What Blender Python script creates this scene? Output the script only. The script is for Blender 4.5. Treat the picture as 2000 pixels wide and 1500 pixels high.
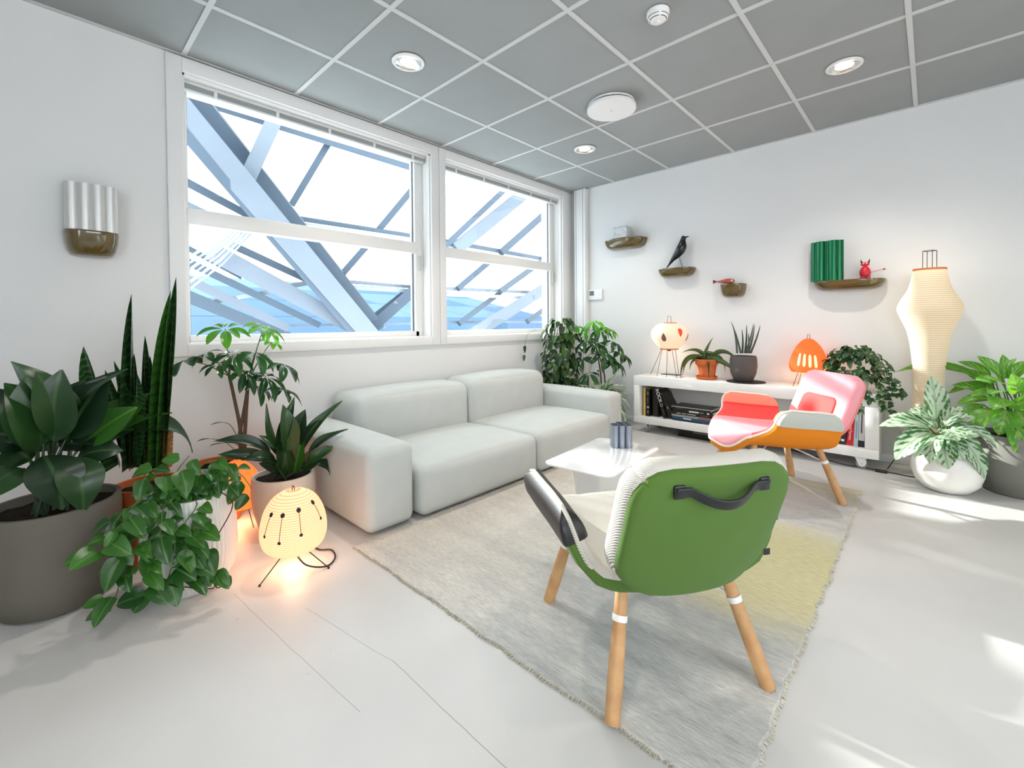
import bpy, bmesh, math, random
import numpy as np
from mathutils import Vector, Matrix

random.seed(7)
for o in list(bpy.data.objects):
    bpy.data.objects.remove(o, do_unlink=True)
scene = bpy.context.scene
COL = scene.collection

# ------------------------------------------------------------------ camera
CAM = Vector((3.0703, -4.2867, 1.0387))
YAW, PITCH, ROLL, FPX, SHY = .7553, -.0177, -.0075, 871.9, -101.9
_cy, _sy = math.cos(YAW), math.sin(YAW)
_f = Vector((-_sy * math.cos(PITCH), _cy * math.cos(PITCH), math.sin(PITCH)))
_r0 = Vector((_cy, _sy, 0))
_u0 = _r0.cross(_f)
RGT = _r0 * math.cos(ROLL) + _u0 * math.sin(ROLL)
UPV = -_r0 * math.sin(ROLL) + _u0 * math.cos(ROLL)
FWD = _f
cd = bpy.data.cameras.new('camera')
cd.sensor_width = 36.0
cd.lens = FPX / 2000 * 36.0
cd.shift_y = SHY / 2000
cd.clip_start = .02
cam = bpy.data.objects.new('camera', cd)
COL.objects.link(cam)
cam.matrix_world = Matrix(((RGT.x, UPV.x, -FWD.x, CAM.x), (RGT.y, UPV.y, -FWD.y, CAM.y), (RGT.z, UPV.z, -FWD.z, CAM.z), (0, 0, 0, 1)))
scene.camera = cam

# ------------------------------------------------------------------ world, sun, exposure
w = bpy.data.worlds.new('sky')
scene.world = w
w.use_nodes = True
bg = w.node_tree.nodes['Background']
bg.inputs[0].default_value = (.90, .95, 1.0, 1)
bg.inputs[1].default_value = 4.2
sd = bpy.data.lights.new('sun', 'SUN')
sd.energy = 7.8
sd.angle = math.radians(.9)
sd.color = (1.0, .94, .86)
sun = bpy.data.objects.new('sun', sd)
COL.objects.link(sun)
sun.location = (-6, 0, 4)
SUN_DIR = Vector((1, .05, -.325)).normalized()
sun.rotation_euler = SUN_DIR.to_track_quat('-Z', 'Y').to_euler()
vs = scene.view_settings
vs.view_transform = 'Standard'
vs.look = 'None'
vs.exposure = 0.72
vs.gamma = 1.0
vs.use_curve_mapping = False
cy = scene.cycles
cy.use_adaptive_sampling = False
cy.max_bounces = 6
cy.diffuse_bounces = 3
cy.glossy_bounces = 3
cy.transmission_bounces = 3
cy.transparent_max_bounces = 12
cy.sample_clamp_indirect = 6.0
cy.caustics_reflective = False
cy.caustics_refractive = False

# ------------------------------------------------------------------ helpers
def lin(c):
    out = []
    for v in c[:3]:
        v = v / 255.0
        out.append(v / 12.92 if v <= .04045 else ((v + .055) / 1.055) ** 2.4)
    return (*out, 1.0)

def ray(px, py):
    return RGT * ((px - 1000) / FPX) + UPV * ((750 + SHY - py) / FPX) + FWD

def at(px, py, x=None, y=None, z=None):
    """the point of the place seen at a spot of the photograph, on a given plane of the room"""
    d = ray(px, py)
    if x is not None: return CAM + d * ((x - CAM.x) / d.x)
    if y is not None: return CAM + d * ((y - CAM.y) / d.y)
    return CAM + d * ((z - CAM.z) / d.z)

def near(px, py, c, off=0.0):
    """the same on the upright plane through c that faces the viewer, moved off metres towards him"""
    n = Vector((c[0] - CAM.x, c[1] - CAM.y, 0)).normalized()
    d = ray(px, py)
    p0 = Vector((c[0], c[1], 0)) - n * off
    return CAM + d * ((p0 - CAM).dot(n) / d.dot(n))

def mesh_obj(name, V, F, mat=None, parent=None, smooth=False, loc=None):
    me = bpy.data.meshes.new(name)
    me.from_pydata([tuple(v) for v in V], [], [tuple(f) for f in F])
    me.validate()
    if smooth:
        me.polygons.foreach_set('use_smooth', [True] * len(me.polygons))
    me.update()
    if smooth: me.set_sharp_from_angle(angle=math.radians(48))
    bm = bmesh.new(); bm.from_mesh(me)
    if any(not e.is_manifold for e in bm.edges) is False:
        bmesh.ops.recalc_face_normals(bm, faces=bm.faces); bm.to_mesh(me)
    bm.free()
    if mat: me.materials.append(mat)
    o = bpy.data.objects.new(name, me)
    COL.objects.link(o)
    if parent is not None: o.parent = parent
    if loc is not None: o.location = loc
    return o

def thing(name, label, cat, loc=(0, 0, 0), rz=0.0, group=None, kind=None):
    o = bpy.data.objects.new(name, None)
    COL.objects.link(o)
    o.empty_display_size = .05
    o.location = loc
    o.rotation_euler = (0, 0, rz)
    tag(o, label, cat, group, kind)
    return o

def tag(o, label=None, cat=None, group=None, kind=None):
    if label: o['label'] = label
    if cat: o['category'] = cat
    if group: o['group'] = group
    if kind: o['kind'] = kind
    return o

class G:
    """a bag of vertices and faces"""
    def __init__(s): s.V = []; s.F = []
    def add(s, V, F):
        n = len(s.V); s.V += [tuple(v) for v in V]; s.F += [tuple(i + n for i in f) for f in F]; return s
    def box(s, x0, x1, y0, y1, z0, z1):
        V = [(x0, y0, z0), (x1, y0, z0), (x1, y1, z0), (x0, y1, z0), (x0, y0, z1), (x1, y0, z1), (x1, y1, z1), (x0, y1, z1)]
        return s.add(V, [(0, 3, 2, 1), (4, 5, 6, 7), (0, 1, 5, 4), (1, 2, 6, 5), (2, 3, 7, 6), (3, 0, 4, 7)])
    def lathe(s, prof, n=32, c=(0, 0, 0), closed=False):
        V = []; F = []; m = len(prof)
        for r, z in prof:
            for k in range(n):
                a = 2 * math.pi * k / n
                V.append((c[0] + r * math.cos(a), c[1] + r * math.sin(a), c[2] + z))
        rings = m if closed else m - 1
        for j in range(rings):
            j2 = (j + 1) % m
            for k in range(n):
                F.append((j * n + k, j * n + (k + 1) % n, j2 * n + (k + 1) % n, j2 * n + k))
        if not closed:
            if prof[0][0] > 1e-6: F.append(tuple(range(n - 1, -1, -1)))
            if prof[-1][0] > 1e-6: F.append(tuple((m - 1) * n + k for k in range(n)))
        return s.add(V, F)
    def tube(s, pts, rad, n=8, cap=True):
        P = [Vector(p) for p in pts]; m = len(P)
        R = rad if isinstance(rad, (list, tuple)) else [rad] * m
        V = []; F = []; up = None
        for i in range(m):
            t = (P[min(i + 1, m - 1)] - P[max(i - 1, 0)])
            if t.length < 1e-9: t = Vector((0, 0, 1))
            t.normalize()
            if up is None:
                up = Vector((0, 0, 1)) if abs(t.z) < .9 else Vector((1, 0, 0))
            a = t.cross(up)
            if a.length < 1e-6: a = t.orthogonal()
            a.normalize(); b = a.cross(t).normalized(); up = b
            for k in range(n):
                q = 2 * math.pi * k / n
                V.append(P[i] + (a * math.cos(q) + b * math.sin(q)) * R[i])
        for i in range(m - 1):
            for k in range(n):
                F.append((i * n + k, i * n + (k + 1) % n, (i + 1) * n + (k + 1) % n, (i + 1) * n + k))
        if cap:
            F.append(tuple(range(n - 1, -1, -1))); F.append(tuple((m - 1) * n + k for k in range(n)))
        return s.add(V, F)
    def prism(s, poly, axis, a0, a1):
        """poly in the two other axes, pulled along axis"""
        n = len(poly)
        def P(p, a):
            return (a, p[0], p[1]) if axis == 'x' else (p[0], a, p[1]) if axis == 'y' else (p[0], p[1], a)
        V = [P(p, a0) for p in poly] + [P(p, a1) for p in poly]
        F = [tuple(range(n - 1, -1, -1)), tuple(range(n, 2 * n))] + [(k, (k + 1) % n, n + (k + 1) % n, n + k) for k in range(n)]
        return s.add(V, F)
    def beam(s, a, b, wd, hd, up=(0, 0, 1)):
        a = Vector(a); b = Vector(b); t = (b - a).normalized(); up = Vector(up)
        x = t.cross(up)
        if x.length < 1e-5: x = t.orthogonal()
        x.normalize(); y = x.cross(t).normalized()
        V = []
        for p in (a, b):
            for i, j in ((-1, -1), (1, -1), (1, 1), (-1, 1)):
                V.append(p + x * (i * wd / 2) + y * (j * hd / 2))
        return s.add(V, [(0, 3, 2, 1), (4, 5, 6, 7), (0, 1, 5, 4), (1, 2, 6, 5), (2, 3, 7, 6), (3, 0, 4, 7)])
    def make(s, name, mat, parent=None, smooth=False, loc=None):
        return mesh_obj(name, s.V, s.F, mat, parent, smooth, loc)

def bevel(o, wd, seg=2, ang=35):
    m = o.modifiers.new('edge', 'BEVEL'); m.width = wd; m.segments = seg; m.limit_method = 'ANGLE'; m.angle_limit = math.radians(ang)
    o.data.polygons.foreach_set('use_smooth', [True] * len(o.data.polygons))
    m.harden_normals = False
    return o

def soft_box(hx, hy, hz, r, puff=(0, 0, 0), nm=6, nr=4, taper=None):
    """rounded cushion centred on the origin, half sizes hx hy hz, edge radius r, crowned by puff per axis"""
    def axis(h):
        a = []
        for k in range(nr): a.append(-h + r * (1 - math.cos(math.pi / 2 * k / nr)))
        for k in range(nm + 1): a.append(-(h - r) + 2 * (h - r) * k / nm)
        for k in range(nr - 1, -1, -1): a.append(h - r * (1 - math.cos(math.pi / 2 * k / nr)))
        return a
    H = (hx, hy, hz); ax = [axis(h) for h in H]
    idx = {}; V = []; F = []
    def pt(q):
        key = tuple(round(c, 6) for c in q)
        if key in idx: return idx[key]
        inner = [max(-(H[k] - r), min(H[k] - r, q[k])) for k in range(3)]
        d = Vector([q[k] - inner[k] for k in range(3)])
        p = Vector(inner) + (d.normalized() * r if d.length > 1e-9 else d)
        nq = [q[k] / H[k] for k in range(3)]
        for k in range(3):
            i, j = [m for m in range(3) if m != k]
            p[k] += puff[k] * math.copysign(abs(nq[k]) ** 1.5, nq[k]) * (1 - nq[i] ** 2) * (1 - nq[j] ** 2)
        if taper: p = taper(p)
        V.append(p); idx[key] = len(V) - 1
        return idx[key]
    for k in range(3):
        i, j = [(1, 2), (2, 0), (0, 1)][k]
        for s in (-1, 1):
            A, B = ax[i], ax[j]
            for a in range(len(A) - 1):
                for b in range(len(B) - 1):
                    q = []
                    for (u, v) in ((A[a], B[b]), (A[a + 1], B[b]), (A[a + 1], B[b + 1]), (A[a], B[b + 1])):
                        c = [0, 0, 0]; c[k] = s * H[k]; c[i] = u; c[j] = v
                        q.append(pt(c))
                    if s < 0: q.reverse()
                    q2 = []
                    for t in q:
                        if t not in q2: q2.append(t)
                    if len(q2) > 2: F.append(tuple(q2))
    return V, F

# ------------------------------------------------------------------ materials
MATS = {}
def nodes_of(name):
    m = bpy.data.materials.new(name); m.use_nodes = True
    nt = m.node_tree
    return m, nt, nt.nodes['Principled BSDF'], nt.nodes['Material Output']

def link(nt, a, b): nt.links.new(a, b)

def new(nt, t, **kw):
    n = nt.nodes.new(t)
    for k, v in kw.items(): setattr(n, k, v)
    return n

def mat(name, col, rough=.5, metal=0.0, spec=.5, var=0.0, vscale=8.0, bump=0.0, bscale=200.0, col2=None, emit=None, estr=0.0, coat=0.0, sheen=0.0, transl=0.0):
    if name in MATS: return MATS[name]
    m, nt, p, out = nodes_of(name)
    c = lin(col)
    p.inputs['Base Color'].default_value = c
    p.inputs['Roughness'].default_value = rough
    p.inputs['Metallic'].default_value = metal
    p.inputs['Specular IOR Level'].default_value = spec
    p.inputs['Coat Weight'].default_value = coat
    p.inputs['Sheen Weight'].default_value = sheen
    tc = new(nt, 'ShaderNodeTexCoord')
    if var > 0 or col2:
        nz = new(nt, 'ShaderNodeTexNoise'); nz.inputs['Scale'].default_value = vscale; nz.inputs['Detail'].default_value = 4
        link(nt, tc.outputs['Object'], nz.inputs['Vector'])
        rp = new(nt, 'ShaderNodeValToRGB')
        rp.color_ramp.elements[0].position = .3; rp.color_ramp.elements[1].position = .7
        if col2: a, b = c, lin(col2)
        else: a = tuple(v * (1 - var) for v in c[:3]) + (1,); b = tuple(min(1, v * (1 + var)) for v in c[:3]) + (1,)
        rp.color_ramp.elements[0].color = a; rp.color_ramp.elements[1].color = b
        link(nt, nz.outputs['Fac'], rp.inputs['Fac']); link(nt, rp.outputs['Color'], p.inputs['Base Color'])
    if bump > 0:
        nb = new(nt, 'ShaderNodeTexNoise'); nb.inputs['Scale'].default_value = bscale; nb.inputs['Detail'].default_value = 3
        link(nt, tc.outputs['Object'], nb.inputs['Vector'])
        bp = new(nt, 'ShaderNodeBump'); bp.inputs['Strength'].default_value = bump; bp.inputs['Distance'].default_value = .002
        link(nt, nb.outputs['Fac'], bp.inputs['Height']); link(nt, bp.outputs['Normal'], p.inputs['Normal'])
    if emit:
        p.inputs['Emission Color'].default_value = lin(emit); p.inputs['Emission Strength'].default_value = estr
    if transl > 0:
        tr = new(nt, 'ShaderNodeBsdfTranslucent'); tr.inputs['Color'].default_value = c
        mx = new(nt, 'ShaderNodeMixShader'); mx.inputs[0].default_value = transl
        link(nt, p.outputs[0], mx.inputs[1]); link(nt, tr.outputs[0], mx.inputs[2]); link(nt, mx.outputs[0], out.inputs['Surface'])
    MATS[name] = m
    return m

def leaf_mat(name, c1, c2, rib, rough=.35, vein=0.0, pale=None, pale_amt=0.0, band=None, transl=.22):
    """leaf: colour varies from leaf to leaf, lighter midrib, optional pale blotches or cross bands"""
    m, nt, p, out = nodes_of(name)
    oi = new(nt, 'ShaderNodeObjectInfo'); tc = new(nt, 'ShaderNodeTexCoord')
    mx = new(nt, 'ShaderNodeMixRGB'); mx.inputs[1].default_value = lin(c1); mx.inputs[2].default_value = lin(c2)
    link(nt, oi.outputs['Random'], mx.inputs[0])
    sx = new(nt, 'ShaderNodeSeparateXYZ'); link(nt, tc.outputs['Object'], sx.inputs[0])
    ab = new(nt, 'ShaderNodeMath', operation='ABSOLUTE'); link(nt, sx.outputs['X'], ab.inputs[0])
    col = mx.outputs[0]
    if pale:
        # pale feathering between the side veins, stronger towards the middle of the blade
        ma = new(nt, 'ShaderNodeMath', operation='MULTIPLY_ADD'); link(nt, ab.outputs[0], ma.inputs[0]); ma.inputs[1].default_value = -1.1
        link(nt, sx.outputs['Y'], ma.inputs[2])
        wv = new(nt, 'ShaderNodeMath', operation='MULTIPLY'); link(nt, ma.outputs[0], wv.inputs[0]); wv.inputs[1].default_value = 26
        sn = new(nt, 'ShaderNodeMath', operation='SINE'); link(nt, wv.outputs[0], sn.inputs[0])
        nz = new(nt, 'ShaderNodeTexNoise'); nz.inputs['Scale'].default_value = 5; nz.inputs['Detail'].default_value = 5
        link(nt, tc.outputs['Object'], nz.inputs['Vector'])
        s1 = new(nt, 'ShaderNodeMath', operation='MULTIPLY_ADD'); link(nt, sn.outputs[0], s1.inputs[0]); s1.inputs[1].default_value = .11; link(nt, nz.outputs['Fac'], s1.inputs[2])
        s2 = new(nt, 'ShaderNodeMath', operation='MULTIPLY_ADD'); link(nt, ab.outputs[0], s2.inputs[0]); s2.inputs[1].default_value = -.45; link(nt, s1.outputs[0], s2.inputs[2])
        rp = new(nt, 'ShaderNodeValToRGB'); rp.color_ramp.elements[0].position = .38 - .3 * (pale_amt - .5); rp.color_ramp.elements[1].position = .52 - .3 * (pale_amt - .5)
        link(nt, s2.outputs[0], rp.inputs['Fac'])
        m2 = new(nt, 'ShaderNodeMixRGB'); link(nt, rp.outputs['Color'], m2.inputs[0]); link(nt, col, m2.inputs[1]); m2.inputs[2].default_value = lin(pale)
        col = m2.outputs[0]
    if band:
        nz = new(nt, 'ShaderNodeTexNoise'); nz.inputs['Scale'].default_value = 3
        link(nt, tc.outputs['Object'], nz.inputs['Vector'])
        ma = new(nt, 'ShaderNodeMath', operation='MULTIPLY_ADD'); link(nt, nz.outputs['Fac'], ma.inputs[0]); ma.inputs[1].default_value = .12; link(nt, sx.outputs['Y'], ma.inputs[2])
        ms = new(nt, 'ShaderNodeMath', operation='MULTIPLY'); link(nt, ma.outputs[0], ms.inputs[0]); ms.inputs[1].default_value = 120
        sn = new(nt, 'ShaderNodeMath', operation='SINE'); link(nt, ms.outputs[0], sn.inputs[0])
        rp = new(nt, 'ShaderNodeValToRGB'); rp.color_ramp.elements[0].position = .35; rp.color_ramp.elements[1].position = .75
        link(nt, sn.outputs[0], rp.inputs['Fac'])
        m2 = new(nt, 'ShaderNodeMixRGB'); link(nt, rp.outputs['Color'], m2.inputs[0]); link(nt, col, m2.inputs[1]); m2.inputs[2].default_value = lin(band)
        col = m2.outputs[0]
    rb = new(nt, 'ShaderNodeMapRange'); rb.inputs['From Min'].default_value = .015; rb.inputs['From Max'].default_value = .05
    rb.inputs['To Min'].default_value = .75; rb.inputs['To Max'].default_value = 0
    link(nt, ab.outputs[0], rb.inputs['Value'])
    m3 = new(nt, 'ShaderNodeMixRGB'); link(nt, rb.outputs[0], m3.inputs[0]); link(nt, col, m3.inputs[1]); m3.inputs[2].default_value = lin(rib)
    link(nt, m3.outputs[0], p.inputs['Base Color'])
    p.inputs['Roughness'].default_value = rough
    p.inputs['Specular IOR Level'].default_value = .5
    tr = new(nt, 'ShaderNodeBsdfTranslucent')
    hs = new(nt, 'ShaderNodeHueSaturation'); hs.inputs['Hue'].default_value = .48; hs.inputs['Saturation'].default_value = 1.15; hs.inputs['Value'].default_value = 1.5
    link(nt, m3.outputs[0], hs.inputs['Color']); link(nt, hs.outputs[0], tr.inputs['Color'])
    mx2 = new(nt, 'ShaderNodeMixShader'); mx2.inputs[0].default_value = transl
    link(nt, p.outputs[0], mx2.inputs[1]); link(nt, tr.outputs[0], mx2.inputs[2]); link(nt, mx2.outputs[0], out.inputs['Surface'])
    MATS[name] = m
    return m

def glass_mat(name, tint=(245, 250, 252), refl=1.0):
    m, nt, p, out = nodes_of(name)
    nt.nodes.remove(p)
    tr = new(nt, 'ShaderNodeBsdfTransparent'); tr.inputs[0].default_value = lin(tint)
    gl = new(nt, 'ShaderNodeBsdfGlossy'); gl.inputs['Roughness'].default_value = .02
    fr = new(nt, 'ShaderNodeFresnel'); fr.inputs[0].default_value = 1.45
    mu = new(nt, 'ShaderNodeMath', operation='MULTIPLY'); link(nt, fr.outputs[0], mu.inputs[0]); mu.inputs[1].default_value = refl
    mx = new(nt, 'ShaderNodeMixShader'); link(nt, mu.outputs[0], mx.inputs[0]); link(nt, tr.outputs[0], mx.inputs[1]); link(nt, gl.outputs[0], mx.inputs[2])
    link(nt, mx.outputs[0], out.inputs['Surface'])
    return m

def paper_mat(name, col, glow, gstr, rib_scale, rib_dark=.12, transl=.35):
    """lit washi paper over thin bamboo ribs: glow comes from the bulb inside"""
    m, nt, p, out = nodes_of(name)
    tc = new(nt, 'ShaderNodeTexCoord'); sx = new(nt, 'ShaderNodeSeparateXYZ'); link(nt, tc.outputs['Object'], sx.inputs[0])
    ms = new(nt, 'ShaderNodeMath', operation='MULTIPLY'); link(nt, sx.outputs['Z'], ms.inputs[0]); ms.inputs[1].default_value = rib_scale
    fr = new(nt, 'ShaderNodeMath', operation='FRACT'); link(nt, ms.outputs[0], fr.inputs[0])
    lt = new(nt, 'ShaderNodeMath', operation='LESS_THAN'); link(nt, fr.outputs[0], lt.inputs[0]); lt.inputs[1].default_value = .22
    nz = new(nt, 'ShaderNodeTexNoise'); nz.inputs['Scale'].default_value = 30; nz.inputs['Detail'].default_value = 5; link(nt, tc.outputs['Object'], nz.inputs['Vector'])
    rp = new(nt, 'ShaderNodeValToRGB'); rp.color_ramp.elements[0].color = tuple(v * .93 for v in lin(col)[:3]) + (1,); rp.color_ramp.elements[1].color = lin(col)
    link(nt, nz.outputs['Fac'], rp.inputs['Fac'])
    mu = new(nt, 'ShaderNodeMath', operation='MULTIPLY'); link(nt, lt.outputs[0], mu.inputs[0]); mu.inputs[1].default_value = rib_dark
    mx = new(nt, 'ShaderNodeMixRGB'); link(nt, mu.outputs[0], mx.inputs[0]); link(nt, rp.outputs[0], mx.inputs[1]); mx.inputs[2].default_value = lin((120, 80, 45))
    link(nt, mx.outputs[0], p.inputs['Base Color']); p.inputs['Roughness'].default_value = .8; p.inputs['Specular IOR Level'].default_value = .2
    mr_ = new(nt, 'ShaderNodeMapRange'); mr_.inputs['To Min'].default_value = 1; mr_.inputs['To Max'].default_value = 1 - rib_dark * 1.3; link(nt, lt.outputs[0], mr_.inputs['Value'])
    m2 = new(nt, 'ShaderNodeMixRGB', blend_type='MULTIPLY'); m2.inputs[0].default_value = 1; link(nt, mr_.outputs[0], m2.inputs[1]); m2.inputs[2].default_value = (*glow, 1)
    link(nt, m2.outputs[0], p.inputs['Emission Color']); p.inputs['Emission Strength'].default_value = gstr
    bp = new(nt, 'ShaderNodeBump'); bp.inputs['Strength'].default_value = .35; bp.inputs['Distance'].default_value = .002
    link(nt, lt.outputs[0], bp.inputs['Height']); link(nt, bp.outputs[0], p.inputs['Normal'])
    tr = new(nt, 'ShaderNodeBsdfTranslucent'); link(nt, mx.outputs[0], tr.inputs[0])
    mm = new(nt, 'ShaderNodeMixShader'); mm.inputs[0].default_value = transl
    link(nt, p.outputs[0], mm.inputs[1]); link(nt, tr.outputs[0], mm.inputs[2]); link(nt, mm.outputs[0], out.inputs['Surface'])
    return m

def twill_mat(name, c1, c2, scale=260):
    m, nt, p, out = nodes_of(name)
    tc = new(nt, 'ShaderNodeTexCoord'); sx = new(nt, 'ShaderNodeSeparateXYZ'); link(nt, tc.outputs['Object'], sx.inputs[0])
    a = new(nt, 'ShaderNodeMath', operation='ADD'); link(nt, sx.outputs['X'], a.inputs[0]); link(nt, sx.outputs['Z'], a.inputs[1])
    b = new(nt, 'ShaderNodeMath', operation='MULTIPLY_ADD'); link(nt, sx.outputs['Y'], b.inputs[0]); b.inputs[1].default_value = .8; link(nt, a.outputs[0], b.inputs[2])
    c = new(nt, 'ShaderNodeMath', operation='MULTIPLY'); link(nt, b.outputs[0], c.inputs[0]); c.inputs[1].default_value = scale * 7
    s = new(nt, 'ShaderNodeMath', operation='SINE'); link(nt, c.outputs[0], s.inputs[0])
    mr = new(nt, 'ShaderNodeMapRange'); mr.inputs['From Min'].default_value = -.6; mr.inputs['From Max'].default_value = .6; link(nt, s.outputs[0], mr.inputs['Value'])
    mx = new(nt, 'ShaderNodeMixRGB'); link(nt, mr.outputs[0], mx.inputs[0]); mx.inputs[1].default_value = lin(c1); mx.inputs[2].default_value = lin(c2)
    link(nt, mx.outputs[0], p.inputs['Base Color']); p.inputs['Roughness'].default_value = .9; p.inputs['Specular IOR Level'].default_value = .2
    bp = new(nt, 'ShaderNodeBump'); bp.inputs['Strength'].default_value = .4; bp.inputs['Distance'].default_value = .001
    link(nt, mr.outputs[0], bp.inputs['Height']); link(nt, bp.outputs[0], p.inputs['Normal'])
    MATS[name] = m
    return m
# ------------------------------------------------------------------ the room shell
CEIL = 2.551
XMAX, YMIN = 5.3, -6.4
wall_m = mat('wall_paint', (230, 231, 230), rough=.75, spec=.25, var=.015, vscale=1.5, bump=.05, bscale=300)
trim_m = mat('white_trim_paint', (237, 237, 236), rough=.38, spec=.4)

def floor_mat():
    m, nt, p, out = nodes_of('painted_screed')
    tc = new(nt, 'ShaderNodeTexCoord')
    n1 = new(nt, 'ShaderNodeTexNoise'); n1.inputs['Scale'].default_value = 1.3; n1.inputs['Detail'].default_value = 6; link(nt, tc.outputs['Object'], n1.inputs['Vector'])
    rp = new(nt, 'ShaderNodeValToRGB'); e = rp.color_ramp.elements
    e[0].position = .32; e[0].color = lin((203, 201, 198)); e[1].position = .68; e[1].color = lin((215, 214, 212))
    link(nt, n1.outputs['Fac'], rp.inputs['Fac'])
    sx = new(nt, 'ShaderNodeSeparateXYZ'); link(nt, tc.outputs['Object'], sx.inputs[0])
    nw = new(nt, 'ShaderNodeTexNoise'); nw.inputs['Scale'].default_value = 4; nw.inputs['Detail'].default_value = 4; link(nt, tc.outputs['Object'], nw.inputs['Vector'])
    wob = new(nt, 'ShaderNodeMath', operation='MULTIPLY_ADD'); link(nt, nw.outputs['Fac'], wob.inputs[0]); wob.inputs[1].default_value = .014; link(nt, sx.outputs['Y'], wob.inputs[2])
    acc = None
    # hairline cracks in the screed: y = a + b x between x0 and x1, half width h
    for a, b, x0, x1, h in ((-3.880, .085, 1.1, 1.96, .0010), (-3.867, .168, 1.40, 1.86, .0010), (-3.554, .0, 1.86, 3.2, .0014)):
        f = new(nt, 'ShaderNodeMath', operation='MULTIPLY_ADD'); link(nt, sx.outputs['X'], f.inputs[0]); f.inputs[1].default_value = -b; link(nt, wob.outputs[0], f.inputs[2])
        g = new(nt, 'ShaderNodeMath', operation='SUBTRACT'); link(nt, f.outputs[0], g.inputs[0]); g.inputs[1].default_value = a + .007
        h1 = new(nt, 'ShaderNodeMath', operation='ABSOLUTE'); link(nt, g.outputs[0], h1.inputs[0])
        h2 = new(nt, 'ShaderNodeMath', operation='LESS_THAN'); link(nt, h1.outputs[0], h2.inputs[0]); h2.inputs[1].default_value = h
        c1 = new(nt, 'ShaderNodeMath', operation='GREATER_THAN'); link(nt, sx.outputs['X'], c1.inputs[0]); c1.inputs[1].default_value = x0
        c2 = new(nt, 'ShaderNodeMath', operation='LESS_THAN'); link(nt, sx.outputs['X'], c2.inputs[0]); c2.inputs[1].default_value = x1
        m1 = new(nt, 'ShaderNodeMath', operation='MULTIPLY'); link(nt, h2.outputs[0], m1.inputs[0]); link(nt, c1.outputs[0], m1.inputs[1])
        m2 = new(nt, 'ShaderNodeMath', operation='MULTIPLY'); link(nt, m1.outputs[0], m2.inputs[0]); link(nt, c2.outputs[0], m2.inputs[1])
        if acc is None: acc = m2.outputs[0]
        else:
            q = new(nt, 'ShaderNodeMath', operation='MAXIMUM'); link(nt, acc, q.inputs[0]); link(nt, m2.outputs[0], q.inputs[1]); acc = q.outputs[0]
    # small scuffs
    n3 = new(nt, 'ShaderNodeTexNoise'); n3.inputs['Scale'].default_value = 26; n3.inputs['Detail'].default_value = 2; link(nt, tc.outputs['Object'], n3.inputs['Vector'])
    r3 = new(nt, 'ShaderNodeValToRGB'); r3.color_ramp.elements[0].position = .755; r3.color_ramp.elements[1].position = .79
    link(nt, n3.outputs['Fac'], r3.inputs['Fac'])
    sc_ = new(nt, 'ShaderNodeMath', operation='MULTIPLY'); link(nt, r3.outputs['Color'], sc_.inputs[0]); sc_.inputs[1].default_value = .55
    q = new(nt, 'ShaderNodeMath', operation='MAXIMUM'); link(nt, acc, q.inputs[0]); link(nt, sc_.outputs[0], q.inputs[1])
    mu = new(nt, 'ShaderNodeMath', operation='MULTIPLY'); link(nt, q.outputs[0], mu.inputs[0]); mu.inputs[1].default_value = .5
    mx = new(nt, 'ShaderNodeMixRGB'); link(nt, mu.outputs[0], mx.inputs[0]); link(nt, rp.outputs['Color'], mx.inputs[1]); mx.inputs[2].default_value = lin((96, 90, 84))
    link(nt, mx.outputs[0], p.inputs['Base Color'])
    n4 = new(nt, 'ShaderNodeTexNoise'); n4.inputs['Scale'].default_value = 5; n4.inputs['Detail'].default_value = 5; link(nt, tc.outputs['Object'], n4.inputs['Vector'])
    mr = new(nt, 'ShaderNodeMapRange'); mr.inputs['To Min'].default_value = .32; mr.inputs['To Max'].default_value = .52; link(nt, n4.outputs['Fac'], mr.inputs['Value'])
    link(nt, mr.outputs[0], p.inputs['Roughness']); p.inputs['Specular IOR Level'].default_value = .45
    bp = new(nt, 'ShaderNodeBump'); bp.inputs['Strength'].default_value = .12; bp.inputs['Distance'].default_value = .004
    link(nt, n4.outputs['Fac'], bp.inputs['Height']); link(nt, bp.outputs[0], p.inputs['Normal'])
    return m

tag(G().box(-.25, XMAX + .2, YMIN - .2, .2, -.12, 0).make('floor', floor_mat()), 'pale beige painted concrete floor with hairline cracks', kind='structure')

# window openings in the wall at x = 0
W1 = (-3.71, -2.015, .935, 2.462)
W2 = (-1.865, -.195, .935, 2.462)
g = G()
g.box(-.28, 0, YMIN, W1[0], 0, CEIL); g.box(-.28, 0, W1[1], W2[0], 0, CEIL); g.box(-.28, 0, W2[1], .2, 0, CEIL)
for W in (W1, W2):
    g.box(-.28, 0, W[0], W[1], 0, W[2]); g.box(-.28, 0, W[0], W[1], W[3], CEIL)
tag(g.make('wall_left', wall_m), 'white painted wall with the two wide windows', kind='structure')
tag(G().box(-.28, XMAX + .2, 0, .2, 0, CEIL).make('wall_back', wall_m), 'white painted wall with four olive wall shelves', kind='structure')
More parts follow.
